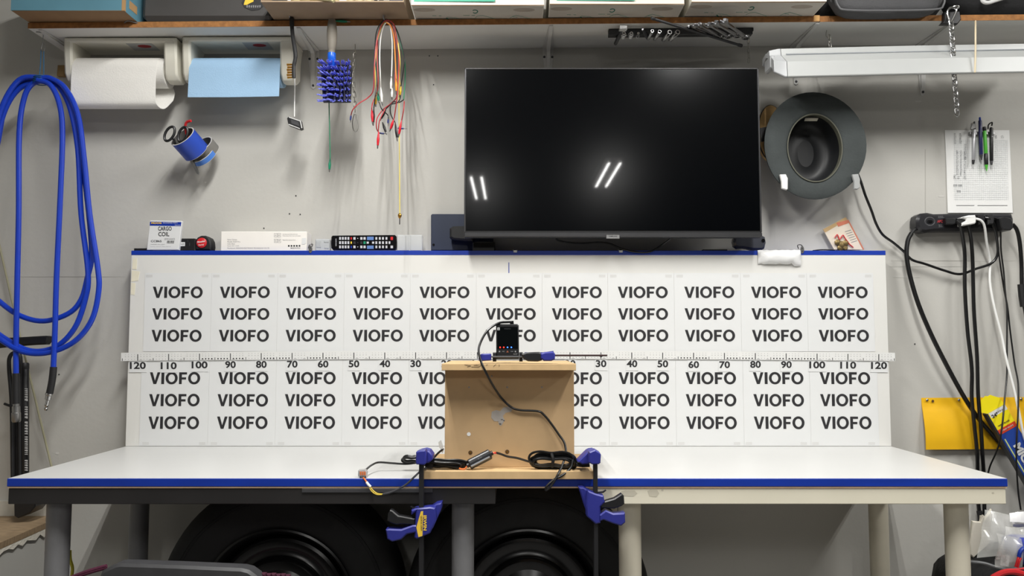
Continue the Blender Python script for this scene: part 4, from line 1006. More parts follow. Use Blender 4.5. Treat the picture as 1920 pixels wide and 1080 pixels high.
# hats
FELT = M('charcoal_felt', (60, 65, 65), .85, var=.1, scale=18, bump=.3); FELTI = M('black_hat_lining', (26, 27, 29), .5, var=.15, scale=9)
def ell(cx, cz, rx, rz, Y, n=48, bend=0.0): return [(cx + rx * math.cos(2 * math.pi * k / n), Y + bend * math.cos(4 * math.pi * k / n), cz + rz * math.sin(2 * math.pi * k / n)) for k in range(n)]
Yb_ = 2.545; c = pv(1527.5, 272, Yb_); k_ = 1 / ppm(Yb_, c.z); ci = pv(1528, 277, Yb_)
ht = thing('felt_hat', 'charcoal felt brimmed hat hung brim-out on two white hooks', 'hat', (c.x, Yb_, c.z - 102 * k_))
b = B(FELT); rx, rz = 95.5 * k_, 102 * k_; ox, oz = 52 * k_, 65 * k_
R_ = [ell(c.x, c.z, rx, rz, Yb_ + .004, bend=-.006), ell(c.x, c.z, rx, rz, Yb_ - .001, bend=-.006), ell((c.x + ci.x) / 2, (c.z + ci.z) / 2, (rx * .8 + ox * .2), (rz * .8 + oz * .2), Yb_ - .004, bend=-.004), ell(ci.x, ci.z, ox * 1.12, oz * 1.12, Yb_ - .0015), ell(ci.x, ci.z, ox, oz, Yb_ + .004),
      ell(ci.x, ci.z, ox * 1.02, oz * 1.02, Yb_ + .006), ell(ci.x, ci.z, ox * 1.14, oz * 1.12, Yb_ + .0065), ell(c.x, c.z, rx * .98, rz * .98, Yb_ + .005, bend=-.006), ell(c.x, c.z, rx, rz, Yb_ + .004, bend=-.006)]
b.loft(R_, caps=False); link('brim', b, ht)
b = B(FELTI); b.loft([ell(ci.x, ci.z, ox, oz, Yb_ + .003), *[ell(ci.x, ci.z, ox * k1, oz * k2, Yb_ + k3) for k1, k2, k3 in ((.995, .995, .02), (.98, .98, .04), (.955, .955, .056), (.91, .91, .069), (.85, .85, .078), (.77, .78, .084), (.66, .70, .087), (.5, .58, .087), (.38, .48, .085), (.3, .4, .082))]], caps=False)
b.add(ell(ci.x, ci.z, ox * .3, oz * .4, Yb_ + .082), [tuple(range(48))]); link('lining', b, ht)
b = B(FELT); b.loft([ell(ci.x, ci.z, ox * 1.05, oz * 1.04, Yb_ + .006), ell(ci.x, ci.z, ox * 1.02, oz * 1.02, Yb_ + .05), ell(ci.x, ci.z, ox * .96, oz * .96, Yb_ + .08), ell(ci.x, ci.z, ox * .8, oz * .8, Yb_ + .098), ell(ci.x, ci.z, ox * .3, oz * .3, Yb_ + .1)], caps=False); link('crown', b, ht)
b = B(M('olive_sweatband', (88, 88, 76), .7)); b.loft([ell(ci.x, ci.z, ox * 1.005, oz * 1.005, Yb_ - .0005), ell(ci.x, ci.z, ox * .965, oz * .97, Yb_ - .0005), ell(ci.x, ci.z, ox * .965, oz * .97, Yb_ + .02)], caps=False); link('sweatband', b, ht)
b = B(M('hat_label', (120, 116, 104), .8)); b.ppx([(1510, 221), (1535, 221), (1532, 227), (1508, 227)], Yb_ + .012, .001); link('sewn_label', b, ht)
Yt = 2.605; c2 = pv(1447, 248, Yt)
th_ = thing('tan_beret', 'tan beret with black edging mostly hidden between television and charcoal hat', 'beret', (c2.x, Yt, c2.z - .095))
b = B(M('tan_straw', (196, 158, 104), .8, var=.08, bump=.3)); b.loft([ell(c2.x, c2.z, .038, .088, Yt), ell(c2.x, c2.z, .042, .092, Yt + .004), ell(c2.x, c2.z, .042, .092, Yt + .03), ell(c2.x, c2.z, .036, .086, Yt + .04)]); link('brim', b, th_)
b = B(BLACK); b.loft([ell(c2.x, c2.z, .0421, .0921, Yt + .004), ell(c2.x, c2.z, .045, .095, Yt + .007), ell(c2.x, c2.z, .0421, .0921, Yt + .01)], caps=False); b.ppx([(1425, 240), (1445, 236), (1447, 262), (1427, 266)], Yt - .008, .004); link('black_band', b, th_)
for px, mt, lab in ((1470, WHTP, 'white adhesive hook holding the hat brim\'s lower left'), (1605.5, M('light_grey_plastic', (168, 170, 170), .45), 'grey-white adhesive hook holding the hat brim\'s lower right')):
    w_ = 7.5; s_ = 1 if px < 1500 else -1
    b = B(mt); b.ppx([(px - w_, 327), (px + w_ * .5, 326.5), (px + w_, 334), (px + w_, 354), (px + w_ * .7, 356), (px - w_ * .5, 353), (px - w_ * .6, 340)] if s_ > 0 else [(px - w_, 327), (px + w_ * .6, 326), (px + w_, 336), (px + w_ * .95, 352), (px + w_ * .3, 355), (px - w_ * .5, 354), (px - w_ * .5, 340)], 2.527, .011, .002)
    q = pv(px - s_, 351, 2.536); w0 = pv(px + s_ * 9, 329, YW - .003)
    b.tube([q, w0], .0026, 6, spline=False); b.box(w0.x - .009, w0.x + .009, YW - .004, YW - .001, w0.z - .012, w0.z + .02, .001)
    one('wall_hook', b, lab, 'hook', 'hooks under the felt hat')
# squared paper and pens
Yq = YW - .004
b = B(M('squared_paper', (238, 238, 236), .8, var=.01)); 
b.add([pv(1771.5, 244, YW - .002), pv(1892.5, 244, YW - .002), pv(1899, 399, YW - .004), pv(1777, 399, YW - .004), pv(1775, 320, YW - .0035), pv(1895, 320, YW - .0035)], [(0, 1, 5, 4), (4, 5, 2, 3)])
b.add([pv(1771.5, 244, YW - .0015), pv(1892.5, 244, YW - .0015), pv(1899, 399, YW - .0012), pv(1777, 399, YW - .0012)], [(0, 1, 2, 3)])
b.m(M('grid_line', (214, 218, 220), .8))
for k in range(29): x = 1789 + k * 3.55; b.ppx([(x, 262), (x + .35, 262), (x + .35 + 2, 376), (x + 2, 376)], YW - .0046, .0002)
for k in range(32): y = 262 + k * 3.6; b.ppx([(1788, y), (1890, y), (1890, y + .35), (1788, y + .35)], YW - .0046, .0002)
b.m(GREYINK)
for cx, y0, y1 in ((1789, 250, 270), (1799, 250, 268), (1793, 282, 326), (1800, 282, 330), (1807, 284, 334), (1788, 328, 336), (1795, 330, 336), (1808, 270, 300), (1866, 254, 258), (1878, 254, 258)):
    y = y0
    while y < y1:
        h_ = random.uniform(1.2, 2.6); w_ = random.uniform(3, 5.2)
        for q in range(3): xx = cx + q * w_ / 3; b.ppx([(xx, y), (xx + .5, y), (xx + .9 * random.random() + .3, y + h_), (xx + .2, y + h_)], YW - .005, .0002)
        y += h_ + 1.0
for q in ((1788, 346), (1797, 346), (1794, 357)):
    for k in range(3): b.ppx([(q[0] + k * 2.6, q[1]), (q[0] + k * 2.6 + 1.6, q[1]), (q[0] + k * 2.6 + 1.4, q[1] + 4), (q[0] + k * 2.6 + .6, q[1] + 4)], YW - .005, .0002)
b.ppx([(1793, 384.6), (1827, 384.6), (1827, 385.6), (1793, 385.6)], YW - .005, .0002); b.ppx([(1833, 384.6), (1889, 384.6), (1889, 385.6), (1833, 385.6)], YW - .005, .0002)
one('squared_paper', b, 'sheet of squared paper with pencil notes stuck on right wall', 'paper', smooth=0)
Yn2 = 2.64
b = B(STEEL); p0 = pv(1818, 253, 2.648); p1 = pv(1866, 247, 2.648); b.box(p0.x, p1.x, 2.645, YW - .001, p0.z, p1.z, .001)
one('magnet_strip', b, 'thin steel strip hidden behind the four pens', 'strip')
def pen(label, parts):
    lo = max(p[3] for p in parts); t = thing('pen', label, 'pen', pv(parts[0][0], lo, Yn2)[:], 'pens on the right wall')
    for x0, y0, x1, y1, r0_, r1_, mt, nm in parts:
        a = pv(x0, y0, Yn2); c = pv(x1, y1, Yn2); L = (c - a).length; b = B(mt); b.lathe([(r0_ * .85, 0), (r0_, .0015), (r1_, L - .0015), (r1_ * .85, L)], 14, axis(a, c)); link(nm, b, t)
    return t
SILV = M('silver_plastic', (190, 190, 194), .3, metal=.4); NAVYP = M('navy_translucent', (40, 44, 92), .3); LIME = M('lime_plastic', (84, 186, 60), .4)
t = pen('silver pen with black tip, leftmost of the pens over the squared paper', [(1826.5, 243, 1825, 300, .0052, .005, SILV, 'barrel'), (1827, 228, 1826.7, 243, .0028, .0045, DSTEEL, 'push_button'), (1825, 300, 1824.6, 308, .0046, .0034, RUBBER, 'tip')])
b = B(CHROME); b.ppx([(1823, 232), (1829, 232), (1829.5, 240), (1821, 243), (1821.5, 238)], Yn2 - .008, .003, .0006); link('clip', b, t)
t = pen('navy blue pen with dark barrel, second of the four pens', [(1837.5, 226, 1839.5, 290, .0055, .0056, NAVYP, 'barrel'), (1837.2, 220, 1837.5, 226, .0032, .0036, BLUE, 'push_button'), (1839.5, 290, 1840.5, 300, .0052, .0016, DARKGREY, 'tip')])
t = pen('lime green pen with black grip, third of the four pens', [(1846, 244, 1848.5, 288, .0054, .0054, LIME, 'barrel'), (1845.5, 238, 1846, 246, .0056, .0058, BLACK, 'cap'), (1848.5, 288, 1849.3, 309, .0062, .0062, BLACK, 'grip'), (1849.3, 309, 1850, 321, .0054, .001, LIME, 'tip')])
t = pen('black pen with hooked clip, rightmost of the pens over the squared paper', [(1858.5, 240, 1859, 302, .0057, .0055, BLACK, 'barrel'), (1858, 239, 1858.6, 248, .0045, .0052, BLACKG, 'cap'), (1859, 302, 1859, 309, .0048, .0032, DARKGREY, 'tip'), (1859, 256, 1859, 258, .0059, .0059, STEEL, 'band')])
b = B(BLACKG); b.tube([pv(1852.5, 242, Yn2 - .008), pv(1853.5, 234, Yn2 - .008), pv(1860, 229.5, Yn2 - .006), pv(1859.5, 236, Yn2 - .003)], .0022, 8); link('clip', b, t)
# power strip
Yw = 2.605
pw = thing('power_strip', 'black power strip with plugs mounted on the right wall', 'power strip', (pv(1810, 433, Yw).x, Yw, pv(1810, 433, Yw).z))
STR = M('satin_black_plastic', (34, 34, 38), .35, var=.06)
b = B(STR); b.ppx([(1721, 404), (1727, 400), (1740, 398.5), (1752, 401), (1775, 400.5), (1840, 400), (1892, 400), (1899, 401), (1902, 410), (1902, 426), (1898, 431), (1890, 432), (1830, 432.5), (1752, 433), (1735, 435.5), (1726, 433), (1719.5, 424), (1719, 412)], Yw, YW - Yw - .001, .008); link('body', b, pw)
b = B(DARKGREY); c = pv(1743, 415.5, Yw + .002); b.tube([c + Vector((.016 * math.cos(a), 0, .0135 * math.sin(a))) for a in [i * math.pi / 8 for i in range(16)]], .0028, 8, True, sub=2); link('switch_bezel', b, pw)
b = B(BLACKG); b.box(c.x - .008, c.x + .008, Yw - .004, Yw + .002, c.z - .005, c.z + .005, .002); link('switch', b, pw)
b = B(GREYINK); b.textpx('SURGE', 1759, 1768, 406.5, 405, Yw, .0005, 0); b.textpx('PROTECT', 1759, 1770, 409, 407.5, Yw, .0005, 0); b.textpx('BLDG', 1760, 1766, 423, 421, Yw, .0005, 0); b.textpx('GROUND', 1760, 1767, 426, 424, Yw, .0005, 0)
b.m(M('red_print', (176, 44, 50), .5)); b.textpx('APC', 1757, 1767.5, 417.5, 412.5, Yw, .0006, .03); link('printing', b, pw)
b = B(RUBBER); b.tube([pv(1722, 427, Yw + .02), pv(1714, 431, Yw + .018), pv(1709, 437, Yw + .016)], lambda u: .0075 - .0025 * u, 10); link('strain_relief', b, pw)
def plug(poly, y0, th, mat, label):
    b = B(mat); b.ppx(poly, y0, th, .003); one('plug', b, label, 'plug', 'plugs in the power strip')
plug([(1773, 409), (1790, 408.5), (1793, 411), (1793, 419), (1788, 421), (1775, 421)], Yw - .02, .021, BLACK, 'flat black plug, first from the switch on the power strip')
plug([(1796, 409.5), (1810, 409), (1814, 412), (1812, 418), (1797, 418)], Yw - .022, .023, RUBBER, 'black plug immediately left of the white plug')
plug([(1803.5, 407), (1817, 403.5), (1829, 403), (1831, 408), (1830.5, 417), (1828, 419.5), (1815, 422), (1804, 423.5), (1804, 418), (1812, 414), (1812, 411), (1803.5, 409)], Yw - .03, .031, WHTP, 'white adapter plug in the power strip')
plug([(1834, 403), (1846, 402), (1848, 409), (1846, 420), (1836, 421)], Yw - .024, .025, BLACK, 'black plug immediately right of the white plug')
plug([(1852, 403), (1862, 401.5), (1865, 407), (1864, 420), (1853, 421)], Yw - .024, .025, RUBBER, 'slim black plug second right of the white plug')
plug([(1874, 409), (1883, 406), (1896, 409), (1900, 416), (1900, 428), (1895, 431.5), (1882, 431), (1877, 424)], Yw - .034, .035, BLACK, 'bulky black adapter plug at the right end of power strip')
def cable(name, pts, r, mat, label, cat='cable', grp='cables on the right wall'):
    b = B(mat); b.tube([pv(x, y, Y) for x, y, Y in pts], r, 10); return one(name, b, label, cat, grp)
cable('power_cable', [(1709, 437, 2.622), (1702, 452, 2.622), (1700, 480, 2.622), (1707, 520, 2.62), (1722, 570, 2.615), (1745, 625, 2.61), (1775, 685, 2.612), (1808, 745, 2.622), (1835, 785, 2.623), (1865, 820, 2.623), (1900, 858, 2.623), (1945, 905, 2.625)], .0072, CABLE, 'thick black supply cable curving down from the power strip\'s left end')
cable('power_cable', [(1793, 413, 2.588), (1800, 422, 2.585), (1805, 445, 2.6), (1809, 480, 2.615), (1809, 540, 2.615), (1814, 620, 2.61), (1822, 690, 2.6), (1822, 745, 2.605), (1827, 800, 2.605), (1832, 850, 2.615), (1833, 900, 2.645), (1834, 940, 2.645), (1838, 975, 2.645)], .0058, CABLE, 'black cable from the flat plug, left of a parallel pair')
cable('power_cable', [(1812, 414, 2.588), (1816, 425, 2.587), (1821, 450, 2.6), (1824, 500, 2.615), (1826, 580, 2.615), (1832, 670, 2.61), (1834, 740, 2.605), (1839, 800, 2.605), (1842, 850, 2.615), (1845, 900, 2.645), (1846, 960, 2.645), (1848, 1010, 2.645)], .0058, CABLE, 'black cable, right of a parallel pair under the power strip')
cable('white_cable', [(1830, 410, 2.578), (1840, 414, 2.578), (1846, 425, 2.585), (1850, 455, 2.61), (1856, 490, 2.635), (1856, 530, 2.63), (1864, 575, 2.62), (1878, 630, 2.61), (1886, 670, 2.6), (1900, 725, 2.585), (1910, 770, 2.575), (1919, 815, 2.57), (1930, 850, 2.57), (1940, 930, 2.56), (1945, 990, 2.53), (1946, 1030, 2.5)], .0038, WHTP, 'thin white cable from the white adapter plug')
cable('thin_cable', [(1846, 408, 2.585), (1856, 412, 2.585), (1865, 430, 2.6), (1870, 455, 2.615), (1870, 478, 2.625), (1858, 494, 2.63), (1830, 504, 2.632), (1800, 514, 2.632), (1770, 507, 2.632), (1735, 495, 2.632), (1710, 487, 2.632), (1695, 472, 2.632), (1675, 455, 2.63), (1655, 440, 2.628), (1643, 420, 2.62), (1634, 395, 2.61), (1622, 365, 2.6), (1612, 335, 2.60), (1595, 300, 2.60)], .0042, CABLE, 'black cable swooping from the power strip up behind the hat')
cable('thin_cable', [(1864, 408, 2.585), (1872, 415, 2.59), (1876, 435, 2.61), (1877, 470, 2.63), (1882, 510, 2.63), (1885, 550, 2.625), (1888, 580, 2.62), (1888, 640, 2.61), (1888, 700, 2.595), (1884, 745, 2.575), (1880, 790, 2.555), (1875, 825, 2.55), (1867, 850, 2.58), (1856, 875, 2.63), (1850, 900, 2.645)], .0026, CABLE, 'thin black cable bending back under the bench\'s right end')
cable('thin_cable', [(1862, 412, 2.585), (1868, 430, 2.6), (1871, 460, 2.615), (1876, 500, 2.63), (1883, 545, 2.632), (1889, 575, 2.625), (1894, 620, 2.62), (1902, 680, 2.61), (1909, 720, 2.59), (1909, 770, 2.56), (1906, 830, 2.545), (1906, 870, 2.55), (1909, 920, 2.56), (1914, 956, 2.56)], .0026, CABLE, 'thin black cable hanging past the bench\'s right end to the bags')
cable('power_cable', [(1899, 421, 2.585), (1907, 432, 2.59), (1912, 455, 2.605), (1915, 490, 2.62), (1916, 530, 2.62), (1918, 560, 2.62), (1925, 600, 2.62), (1935, 700, 2.62), (1942, 850, 2.625), (1948, 1050, 2.63), (1950, 1250, 2.63)], .0062, CABLE, 'thick black cable from the bulky adapter at the right edge')
b = B(RUBBER); b.tube([pv(1915, 533, 2.616), pv(1917, 555, 2.616), pv(1920, 575, 2.616)], .0115, 10)
one('inline_connector', b, 'black in-line connector on the rightmost hanging cable', 'connector')
b = B(RUBBER); b.tube([pv(1836, 958, 2.643), pv(1838, 968, 2.642), pv(1839, 985, 2.642)], .009, 8)
one('cord_plug', b, 'black cord plug hanging below the bench\'s right end', 'plug')
# yellow tray and wiper box
yt = thing('yellow_tray', 'curved yellow plastic tray screwed to the right wall', 'tray', (pv(1850, 843, 2.6).x, 2.6, pv(1850, 843, 2.6).z))
YLW = M('yellow_sheet_plastic', (240, 186, 24), .45, var=.05, scale=12)
x0 = pv(1733, 790, 2.645).x; x1 = 1.86; zt_, zb_ = pv(1731, 746, YW).z, pv(1731, 843, 2.64).z
prof = [(YW - .001, zt_), (YW - .004, zt_ - .025), (2.650, zt_ - .05), (2.642, zt_ - .09), (2.638, zt_ - .13), (2.639, zb_)]
pf = [(p.y, p.z) for p in smooth_path([(0, y, z) for y, z in prof], 4)]
ring = pf + [(min(y + .003, YW - .0002), z - .0005) for y, z in pf[::-1]]
b = B(YLW); b.loft([[(x0, y, z) for y, z in ring], [((x0 + x1) / 2, y, z + .002) for y, z in ring], [(x1, y, z + .003) for y, z in ring]]); link('sheet', b, yt)
for px, py in ((1738.5, 750), (1798, 750), (1914.5, 748)):
    c = pv(px, py, YW - .006); b = B(STEEL); b.lathe([(.0045, 0), (.0045, .001), (.002, .003)], 12, axis(c, c + Vector((0, -1, 0)))); link('screw', b, yt)
c = pv(1749, 752, YW - .0062); b = B(M('brown_hole', (90, 62, 30), .8)); b.lathe([(.0042, 0), (.0042, .0008)], 12, axis(c, c + Vector((0, -1, 0)))); link('hole', b, yt)
Yk = 2.587
wp = thing('wiper_package', 'blue and yellow wiper blade package marked 24 inches slanting before the tray', 'package', pv(1900, 850, Yk)[:])
A0 = pv(1852, 776, Yk); A1 = pv(1958, 958, Yk); dirv = (A1 - A0).normalized(); nrm = dirv.cross(Vector((0, -1, 0))).normalized()
if nrm.x < 0: nrm = -nrm
def wq(u0, u1, w0, w1): return [A0 + dirv * u0 + nrm * w0, A0 + dirv * u0 + nrm * w1, A0 + dirv * u1 + nrm * w1, A0 + dirv * u1 + nrm * w0]
Wd = .064; LEN = .62
def wpr(b, u0, u1, w0, w1, y, th, bev=0): return b.prism([(p.x, p.z) for p in wq(u0, u1, w0, w1)], y, y + th, bev)
b = B(M('package_blue', (38, 70, 156), .35, var=.04)); wpr(b, 0.0, LEN, 0, Wd, Yk, .024, .001)
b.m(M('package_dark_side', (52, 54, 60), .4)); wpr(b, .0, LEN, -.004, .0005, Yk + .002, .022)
b.m(M('package_yellow', (244, 226, 30), .35, var=.02)); wpr(b, .0003, .06, .0004, Wd - .0004, Yk - .0006, .001)
b.m(M('package_red', (214, 70, 44), .4)); wpr(b, .06, .077, .0004, Wd - .0004, Yk - .0008, .001)
b.m(PAPER); wpr(b, .001, .017, .003, Wd - .0004, Yk - .0009, .0008)
b.m(M('package_lime_line', (206, 214, 140), .4)); wpr(b, .095, LEN, .0048, .0085, Yk - .0008, .001)
O = A0 + Vector((0, -.0012, 0))
b.m(INK); b.text('24"', O + nrm * .006 + dirv * .020, nrm * .022, -dirv * .012, .0006, .03); b.text('610 mm', O + nrm * .03 + dirv * .012, nrm * .026, -dirv * .005, .0006, .01); b.text('WIPER BLADE', O + nrm * .008 + dirv * .052, nrm * .042, -dirv * .005, .0006, .02)
b.m(PAPER); b.text('PREMIUM', O + nrm * .012 + dirv * .07, nrm * .04, -dirv * .004, .0008, .01)
b.text('MICHELIN', O + nrm * .0175 + dirv * .125, dirv * .165, nrm * .026, .0008, .05); link('box', b, wp)
b = B(M('package_yellow', (0, 0, 0))); hz_ = [(-.002, -.034), (.004, -.046), (.024, -.052), (.03, -.047), (.040, -.047), (.046, -.04), (Wd - .004, -.026), (Wd, 0), (0, 0), (-.014, -.012)]
b.prism([((A0 + dirv * v_ + nrm * u_).x, (A0 + dirv * v_ + nrm * u_).z) for u_, v_ in hz_], Yk + .002, Yk + .004)
link('hang_tab', b, wp)

# ------------------------------------------------------------------ goods on the shelf
def sbox(label, cat, name, p_front_l, p_front_r, mat, h, yback=YW - .01, extra=None, bev=.003, grp=None):
    a = ps(*p_front_l, TH + .0006); c = ps(*p_front_r, TH + .0006); zb_ = max(zs(a.x), zs(c.x)) + TH + .0006
    b = B(mat); b.loft([[(a.x, a.y, zb_), (c.x, c.y, zb_), (c.x, yback, zb_), (a.x, yback, zb_)], [(a.x, a.y, zb_ + h), (c.x, c.y, zb_ + h), (c.x, yback, zb_ + h), (a.x, yback, zb_ + h)]])
    return a, c, zb_, b
TEAL = M('teal_carton', (92, 140, 158), .7, var=.06, scale=10); BRN = M('brown_carton_bottom', (150, 118, 84), .8, var=.08, scale=12)
a, c, z0, b = sbox('', '', '', (20, 21), (233, 20), TEAL, .16)
t = thing('teal_carton', 'worn teal carton with brown underside at the left shelf end', 'box', ((a.x + c.x) / 2, a.y, z0)); link('carton', b, t)
b = B(BRN); b.box(a.x + .0005, c.x - .0005, min(a.y, c.y) + .002, YW - .012, z0 - .0005, z0 + .0002); link('underside', b, t)
b = B(M('worn_card', (176, 140, 96), .9)); b.box(c.x - .008, c.x + .0006, c.y - .0006, c.y + .008, z0, z0 + .16); b.box(c.x - .001, c.x + .0008, c.y + .03, c.y + .08, z0 + .02, z0 + .045); link('worn_corner', b, t)
b = B(STEEL); b.tube([ps(229, 50, .012) + Vector((0, -.004, 0)), ps(240, 41, .018) + Vector((0, -.006, 0)), ps(252, 43, .016) + Vector((0, -.008, 0)), ps(264, 46, .014) + Vector((0, -.004, 0))], .0022, 6)
one('bent_wire_clip', b, 'bent bright wire clip on shelf edge under the teal carton', 'clip')
a, c, z0, b = sbox('', '', '', (264, 38), (512, 38), M('charcoal_case', (72, 70, 69), .5, var=.04), .2, bev=.01)
t = thing('tool_case', 'dark grey hard case with yellow badge standing on the shelf', 'case', ((a.x + c.x) / 2, a.y, z0))
b = B(M('charcoal_case', (72, 70, 69), .5)); b.box(a.x, c.x, a.y + .002, YW - .01, z0, z0 + .2, .012); link('shell', b, t)
b = B(M('black_badge', (54, 54, 56), .4)); q = [(453, 5), (458, -6), (492, -6), (493, 12), (486, 18), (472, 20), (458, 14)]; Ya = a.y + .002; b.ppx(q, Ya - .0015, .002, .0004)
b.m(YELLOW); b.ppx([(458, 5), (461, -4), (476, -4), (475, 3), (468, 6), (463, 9), (457, 9)], Ya - .0025, .0015); b.m(GREYINK); [b.ppx([(x_, 10 + (x_ % 3) * .5), (x_ + 2.6, 9.6 + (x_ % 2) * .8), (x_ + 2.2, 14), (x_ + .4, 14.4)], Ya - .0019, .0004) for x_ in range(462, 487, 4)]; link('badge', b, t)
# cardboard tray with gloves
a = ps(489, 6, TH + .001); c = ps(758, 6.5, TH + .001); z0 = max(zs(a.x), zs(c.x)) + TH + .0008
t = thing('cardboard_tray', 'brown cardboard tray overhanging the shelf above the hanging brushes', 'tray', ((a.x + c.x) / 2, a.y, z0))
b = B(CARD); b.box(a.x, c.x, a.y, YW - .02, z0, z0 + .004); link('base', b, t)
b = B(CARD); b.box(a.x, a.x + .003, a.y, YW - .02, z0 + .004, z0 + .05); link('rim', b, t)
b = B(CARD); b.box(c.x - .003, c.x, a.y, YW - .02, z0 + .004, z0 + .06); link('rim', b, t)
GLV = M('cream_leather', (232, 222, 170), .7, var=.06)
b = B(GLV)
for px, r_ in ((552, .014), (570, .018), (590, .02), (608, .019), (622, .014)): q = ps(px, 0, TH + .01); b.ball((q.x, a.y + .024, z0 + .006 + r_ * .8), r_, 12, (1.3, 1, .8))
b.tube([(ps(578, 0, TH).x, a.y + .02, z0 + .02), (ps(600, 0, TH).x, a.y + .0, z0 + .014), (ps(616, 0, TH).x, a.y - .007, z0 + .008), (ps(625, 0, TH).x, a.y - .008, z0 + .001)], lambda u: .011 - .004 * u, 10)
one('work_glove', b, 'cream leather work glove draped over the cardboard tray rim', 'glove')
b = B(M('crumpled_tan_paper', (226, 214, 176), .8, var=.08))
for px in (655, 672, 690): q = ps(px, 0, TH + .01); b.ball((q.x, a.y + .022, z0 + .018), .0135, 7, (1.2, 1, .9))
one('crumpled_paper', b, 'crumpled cream paper lying in the cardboard tray', 'paper', smooth=10)
b = B(PAPER); x0 = ps(520, 0, TH).x; x1 = ps(700, 0, TH).x; b.box(x0, x1, a.y + .075, a.y + .17, z0 + .005, z0 + .12, .003)
one('white_carton', b, 'white carton standing in the tray behind the glove', 'box')
b = B(BLACK); q = ps(700, 0, TH); b.ball((q.x - .012, a.y + .055, z0 + .021), .0155, 10); one('black_ball', b, 'small black ball in the tray beside the crumpled paper', 'ball')
b = B(M('navy_carton', (44, 46, 62), .6)); x0 = ps(727, 0, TH).x; x1 = ps(756, 0, TH).x; b.box(x0, x1 - .004, a.y + .012, a.y + .1, z0 + .0055, z0 + .1, .002)
one('navy_carton', b, 'small dark navy carton at the tray\'s right end', 'box')
# three white cartons
CWH = M('white_carton_board', (222, 218, 206), .6, var=.015); CUN = M('carton_underside', (196, 190, 180), .8, var=.05, scale=8); GRNP = M('green_print', (70, 168, 140), .6); GRL = M('green_line_print', (110, 150, 134), .7)
for i, (pl, pr_, lab) in enumerate((((771, 11.5), (1022, 11)), ((1030, 9), (1284, 8.5)), ((1298, 5.5), (1553, 1.5)))) if False else enumerate([((771, 11.5), (1020, 11), 'white carton with green band, left of three cartons on the shelf'), ((1031, 9.5), (1283, 9), 'white carton with green band, middle of three cartons on the shelf'), ((1297, 5.5), (1550, 2.5), 'white carton, right of three cartons on the shelf beside the black bag')]):
    a, c, z0, b = sbox('', '', '', pl, pr_, CWH, .13)
    t = thing('flat_carton', lab, 'box', ((a.x + c.x) / 2, a.y, z0), 'white cartons on the shelf'); link('carton', b, t)
    b = B(CUN); yb_ = YW - .012; b.add([(a.x + .002, a.y + .003, z0 - .0003), (c.x - .002, c.y + .003, z0 - .0003), (c.x - .002, yb_, z0 - .0003), (a.x + .002, yb_, z0 - .0003), (a.x + .002, a.y + .003, z0 + .0002), (c.x - .002, c.y + .003, z0 + .0002), (c.x - .002, yb_, z0 + .0002), (a.x + .002, yb_, z0 + .0002)], [(0, 1, 2, 3), (4, 5, 6, 7), (0, 1, 5, 4), (1, 2, 6, 5), (2, 3, 7, 6), (3, 0, 4, 7)])
    b.m(M('carton_stain', (168, 158, 146), .9)); 
    for sx in (.09, .85): b.lathe([(.028, 0), (.028, .0001)], 16, Matrix.Translation((a.x + (c.x - a.x) * sx, a.y + .035, z0 - .0005)) @ Matrix.Diagonal((1.2, .5, 1, 1)))
    W_ = c.x - a.x; zz = z0 - .0006
    def under(pts, w=.0009):
        b.tube([Vector((a.x + W_ * u_, a.y + v_, zz)) for u_, v_ in pts], w, 4, spline=False)
    b.m(M('dark_green_print', (30, 110, 92), .6)); under([(.475 + .02 * math.cos(q), .046 + .012 * math.sin(q)) for q in [R(-140 + 28 * k) for k in range(11)]], .0018)
    under([(.245, .095), (.262, .107), (.285, .112), (.29, .104)], .0022)
    b.m(GRL); under([(.14, .078), (.17, .078)]); under([(.19, .079), (.21, .079)]); under([(.38, .075), (.43, .075)]); under([(.445, .075), (.47, .075)]); under([(.25, .088), (.32, .094), (.375, .112), (.36, .116)]); under([(.49, .08), (.53, .076), (.64, .105)]); under([(.47, .095), (.49, .08)]); under([(.76, .085), (.79, .075), (.91, .102)]); under([(.74, .10), (.76, .085), (.80, .09)])
    link('underside', b, t)
    if i < 2:
        b = B(GRNP); xg0 = a.x + W_ * (.02 if i == 0 else .05); xg1 = a.x + W_ * .63; zg = pv(900, 3 if i == 0 else 1, a.y).z
        b.box(xg0, xg1, a.y - .0006, a.y + .0004, zg, z0 + .06); link('green_band', b, t)
    b = B(M('carton_edge', (150, 116, 84), .8)); b.box(a.x, c.x, a.y - .0005, a.y + .0025, z0 - .0012, z0 + .0004); link('raw_edge', b, t)
# black bags on the right shelf
FAB = M('black_fabric', (20, 20, 22), .8, var=.15, bump=.3); GFAB = M('charcoal_fabric', (74, 74, 76), .75, var=.06, bump=.3, bscale=200)
z0 = zs(1.2) + TH + .003
def soft(b, x0, x1, y0, y1, zb_, h, nx=10, seed=0):
    rings = []
    for i in range(nx + 1):
        u = i / nx; x = x0 + (x1 - x0) * u; e = (1 - (2 * u - 1) ** 6) ** .5 if 0 < i < nx else .25; n_ = 16; ring = []
        for k in range(n_):
            an = 2 * math.pi * k / n_; cx_, sx_ = math.cos(an), math.sin(an)
            sy = math.copysign(abs(cx_) ** .45, cx_); sz = math.copysign(abs(sx_) ** .45, sx_)
            p = Vector((x, (y0 + y1) / 2 + sy * (y1 - y0) / 2 * e, zb_ + h / 2 + sz * h / 2 * e)); nn = noise.noise(p * 14 + Vector((seed, 0, 0))) * .005
            p.y += nn * .6; p.z += max(nn, 0) if sz < 0 else nn; ring.append(p)
        rings.append(ring)
    b.loft(rings)
b = B(FAB); soft(b, ps(1535, 25, TH).x, ps(1800, 25, TH).x, YS + .012, YW - .02, zs(1.2) + TH + .004, .16, seed=2)
